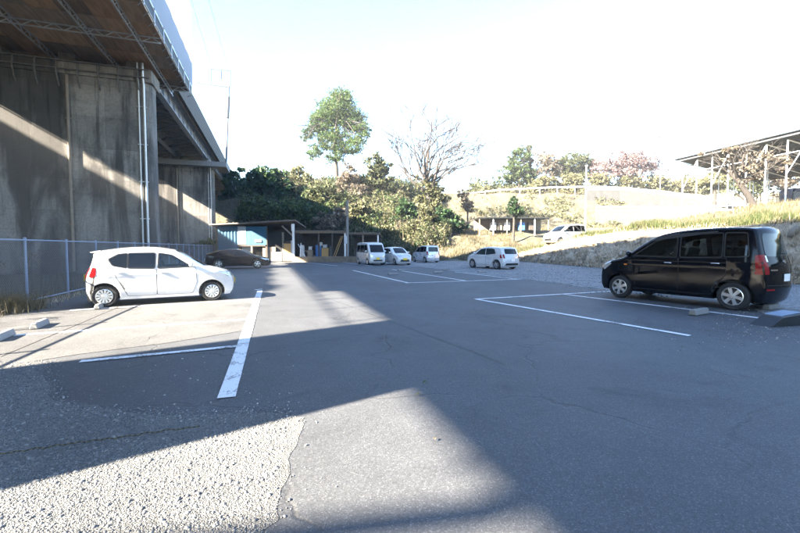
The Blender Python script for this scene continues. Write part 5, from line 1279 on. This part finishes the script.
tree('evergreen_shrub', 'dark green shrub right of the bare tree trunk', [(446, 220, 14, 13), (458, 226, 10, 9), (438, 228, 9, 8)], 53, 'leaf_dark', 4600, .24, cat='shrub', group=G1)
tree('pale_shrub', 'pale shrub at the foot of the bare tree', [(418, 228, 13, 10), (428, 216, 9, 14)], 52, 'leaf_pale', 4200, .19, 'bark_pale', cat='shrub', group=G1, shell=.3)
tree('pale_shrub', 'thin pale shrub high between the olive tree and the bare tree', [(394, 198, 12, 12), (404, 192, 8, 8)], 64, 'leaf_pale', 2600, .2, 'bark_pale', cat='shrub', group=G1, shell=.2)
tree('pale_shrub', 'pale brush right of the bare tree on the slope', [(468, 205, 9, 9), (462, 196, 7, 7)], 60, 'leaf_brown', 2000, .18, 'bark_pale', cat='shrub', group=G1, shell=.2)
# bare tree with an ivy covered trunk
def bare(name, label, px, py0, py1, Y, spread_px, n, mat, ivy=None, lean=0, cat='tree', depth=3, r=.30, bark='bark_pale', twig=.017, nl=5200, ls=.2):
    b0 = at(px, py0, Y); zg = gnd(b0.x, b0.y)-.15; base = Vector((b0.x, b0.y, min(zg, b0.z))); e = empty(name, base); tag(e, label, cat); top = at(px+lean, py1, Y)-base
    m = MB(); tips = []; m.tube([(0, 0, 0), top*.5+Vector((.1, 0, 0)), top], [r*1.15, r, r*.75], 8, False); sp = spread_px*Y/400
    for k in range(n):
        a = 2*math.pi*(k+random.random()*.6)/n; el = random.uniform(.5, 1.35); d = Vector((math.cos(a)*math.cos(el), math.sin(a)*math.cos(el)*.8, math.sin(el)))
        s0 = top*random.uniform(.72, 1.); limb(m, s0, d, sp*random.uniform(.6, .85), r*random.uniform(.42, .62), depth, tips, .62, 5, 0, twig, 3)
    m.build('trunk', bark, e, 60)
    if ivy:
        Vv, Ff = foliage([(at(a, b, Y)-base, rx*Y/400, rx*Y/400*.8, ry*Y/400) for a, b, rx, ry in ivy], nl, ls, .35, .2); npmesh('ivy', Vv, Ff, mat, e)
    return e
random.seed(21)
bare('bare_tree', 'big leafless tree with ivy on its trunk behind the far parked cars', 429, 240, 180, 56, 51, 12, 'leaf_pale', [(430, 190, 16, 20), (424, 204, 14, 14), (442, 200, 10, 14)], -1, depth=3, r=.42, twig=.04)
# hilltop right
G2 = 'trees on the hilltop along the upper road'
tree('evergreen_tree', 'green rounded tree at the left end of the hilltop', [(519, 164, 13, 19), (509, 174, 11, 13), (527, 175, 12, 11)], 80, 'leaf_mid', 11000, .2, group=G2)
tree('spire_tree', 'thin dark spire of a conifer on the hilltop', [(529, 148, 3.5, 9), (529, 160, 5, 8)], 82, 'leaf_mid', 1100, .28, group=G2)
tree('brown_tree', 'pale brown half bare tree beside the hilltop conifer', [(545, 162, 14, 14), (554, 172, 13, 10), (538, 172, 10, 9)], 81, 'leaf_brown', 6000, .18, 'bark_pale', group=G2, shell=.1)
tree('evergreen_tree', 'olive green tree in the middle of the hilltop', [(573, 162, 19, 12), (590, 168, 14, 11), (560, 170, 13, 10), (578, 175, 20, 8)], 81, 'leaf_olive', 12000, .2, group=G2)
tree('pink_tree', 'wide pinkish leafless cherry tree on the hilltop', [(628, 161, 28, 14), (608, 169, 18, 12), (650, 166, 17, 12), (630, 172, 26, 8)], 80, 'leaf_pink', 16000, .18, 'bark_pale', group=G2, shell=.1, trunk=(628, .3))
for k, (a, b, rx, ry, lb) in enumerate(((545, 181, 12, 6, 'yellowish bush below the pale brown hilltop tree'), (572, 180, 14, 7, 'yellow bush below the olive hilltop tree'), (600, 179, 14, 7, 'yellow bush left of the pink tree trunk'), (630, 181, 15, 7, 'yellow bush below the pink tree'), (658, 183, 14, 8, 'yellow bush right of the pink tree'), (684, 185, 13, 9, 'yellow green bush under the left end of the canopy roof'))):
    tree('yellow_bush', lb, [(a, b, rx, ry)], 78, 'leaf_yellow', 5000, .18, cat='shrub', group='yellow bushes along the upper road', shell=.3)
for k, (a, b, rx, ry, Yk, lb) in enumerate(((715, 182, 16, 12, 60, 'pale brush behind the canopy posts'), (748, 185, 16, 14, 56, 'olive brush behind the leaning tree'), (785, 178, 16, 20, 54, 'dense brush at right behind the canopy'))):
    tree('pale_shrub', lb, [(a, b, rx, ry)], Yk, ('leaf_yellow', 'leaf_olive', 'leaf_brown')[k], 3200, .24, cat='shrub', shell=.3)
tree('evergreen_tree', 'small dark evergreen on the slope in front of the low terrace store', [(513, 202, 5, 6), (516, 209, 7.5, 7), (519, 214, 6, 5)], 49, 'leaf_dark', 2600, .2)
# leaning pale tree under the canopy edge
random.seed(5)
e = bare('leaning_tree', 'leaning tree with pale trunk and dry twigs in front of the canopy', 756, 210, 178, 28, 34, 9, 'leaf_brown', [(722, 152, 22, 9), (752, 165, 22, 18), (783, 160, 16, 16)], -20, depth=3, r=.2, twig=.01, nl=1500, ls=.11)
# evergreen shrub by the far pier foot
tree('evergreen_shrub', 'low green shrub at the foot of the far viaduct pier', [(207, 244, 10, 5), (198, 247, 8, 4)], 46, 'leaf_mid', 2200, .16, cat='shrub')

# undergrowth that covers the wooded slope and the hilltop
def undergrowth(name, label, n, x0, x1, y0, y1, hmax, mat, leaf, cond, z0=0.):
    Q = []
    while len(Q) < n:
        x = random.uniform(x0, x1); y = y0+(y1-y0)*random.random()**1.2
        if not cond(x, y): continue
        k = noise.noise(Vector((x*.45, y*.45, z0)))+.55*noise.noise(Vector((x*1.3, y*1.3, z0+4)))
        if k < -.15: continue
        Q.append((x, y, gnd(x, y)+hmax*min(1, k+.35)*random.random()**.45))
    C = np.array(Q); Rm = randrot(n); sz = leaf*rng.lognormal(0, .45, n).clip(.35, 2.4); q = np.array([(-.5, -.3, 0), (.5, -.3, .08), (.5, .3, 0), (-.5, .3, .08)])
    Vv = C[:, None]+np.einsum('nij,kj->nki', Rm, q)*sz[:, None, None]
    o = npmesh(name, Vv.reshape(-1, 3), np.arange(n*4).reshape(-1, 4), mat); tag(o, label, 'undergrowth', kind='stuff')
wood = lambda x, y: uv_of(x, y)[0] > -4.5 and y > 47+.25*max(0, x-2) and x < 6.2+.05*(y-50)+1.5*noise.noise(Vector((x*.3, y*.3, 77)))
undergrowth('undergrowth', 'dark green undergrowth on the wooded slope behind the sheds', 20000, -28, -2, 47, 74, 2.4, 'leaf_dark', .16, lambda x, y: wood(x, y) and x < -8, 1)
undergrowth('undergrowth', 'olive undergrowth on the wooded slope behind the sheds', 52000, -26, 10, 46.6, 76, 3.0, 'leaf_olive', .15, wood, 7)
undergrowth('undergrowth', 'pale dry undergrowth on the wooded slope', 30000, -18, 11, 46.2, 76, 2.4, 'leaf_pale', .14, wood, 13)
undergrowth('undergrowth', 'brown dead brush on the wooded slope', 15000, -20, 11, 46.2, 70, 2.2, 'leaf_brown', .13, wood, 19)
undergrowth('undergrowth', 'yellow and olive scrub along the hilltop road', 13000, 15, 62, 76.5, 86, 2.6, 'leaf_yellow', .26, lambda x, y: True, 23)
undergrowth('undergrowth', 'olive scrub behind the hilltop trees', 15000, 14, 66, 79, 92, 4.2, 'leaf_olive', .3, lambda x, y: True, 29)
undergrowth('undergrowth', 'scattered brush on the hillside below the guard rail', 5000, 8, 40, 60, 74, 1.2, 'leaf_pale', .2, lambda x, y: noise.noise(Vector((x*.2, y*.2, 50))) > .1, 31)
undergrowth('undergrowth', 'green undergrowth between the shrubs of the wooded slope', 30000, -20, 11, 46.6, 74, 2.6, 'leaf_mid', .16, wood, 41)
# rocks bedded in the bank face, thin dead stems on the wooded slope
n = 650; y = rng.uniform(5, 43, n); f = rng.random(n)*.9; hb = np.array([hbank(t_) for t_ in y]); x = 16.3-.14*(y-16.3)-.36+.78*f**1.5
o = scatter('bank_rocks', np.stack([x, y, hb*f*.95], 1), rng.lognormal(math.log(.10), .45, n).clip(.04, .28), 'bank_rock', zl=-.04, flat=.9); tag(o, 'rough rocks bedded in the earth bank behind the black wagon', 'rocks', kind='stuff')
P = area(2600, -24, 7, 46.8, 72, wood); o = blades('dead_stems', P, rng.uniform(.8, 3.2, len(P)), rng.uniform(.015, .05, len(P)), 'dry_vine', .5); tag(o, 'thin dead stems standing among the undergrowth of the slope', 'stems', kind='stuff')
# thin even haze added round the whole place in place of lens glare
hz = MB().bb((-420, -220, -2), (440, 520, 60)).build('haze', 'concrete_old', None); hz.data.materials.clear()
hm = bpy.data.materials.new('glare_haze'); hm.use_nodes = True; ht = hm.node_tree; ht.nodes.remove(ht.nodes['Principled BSDF']); pv = ht.nodes.new('ShaderNodeVolumePrincipled')
pv.inputs['Color'].default_value = (.92, .95, 1, 1); pv.inputs['Density'].default_value = HAZE; pv.inputs['Anisotropy'].default_value = .0; ht.links.new(pv.outputs[0], ht.nodes['Material Output'].inputs['Volume']); hz.data.materials.append(hm)
tag(hz, 'thin haze added over the whole car park in place of lens glare', 'haze', kind='stuff')
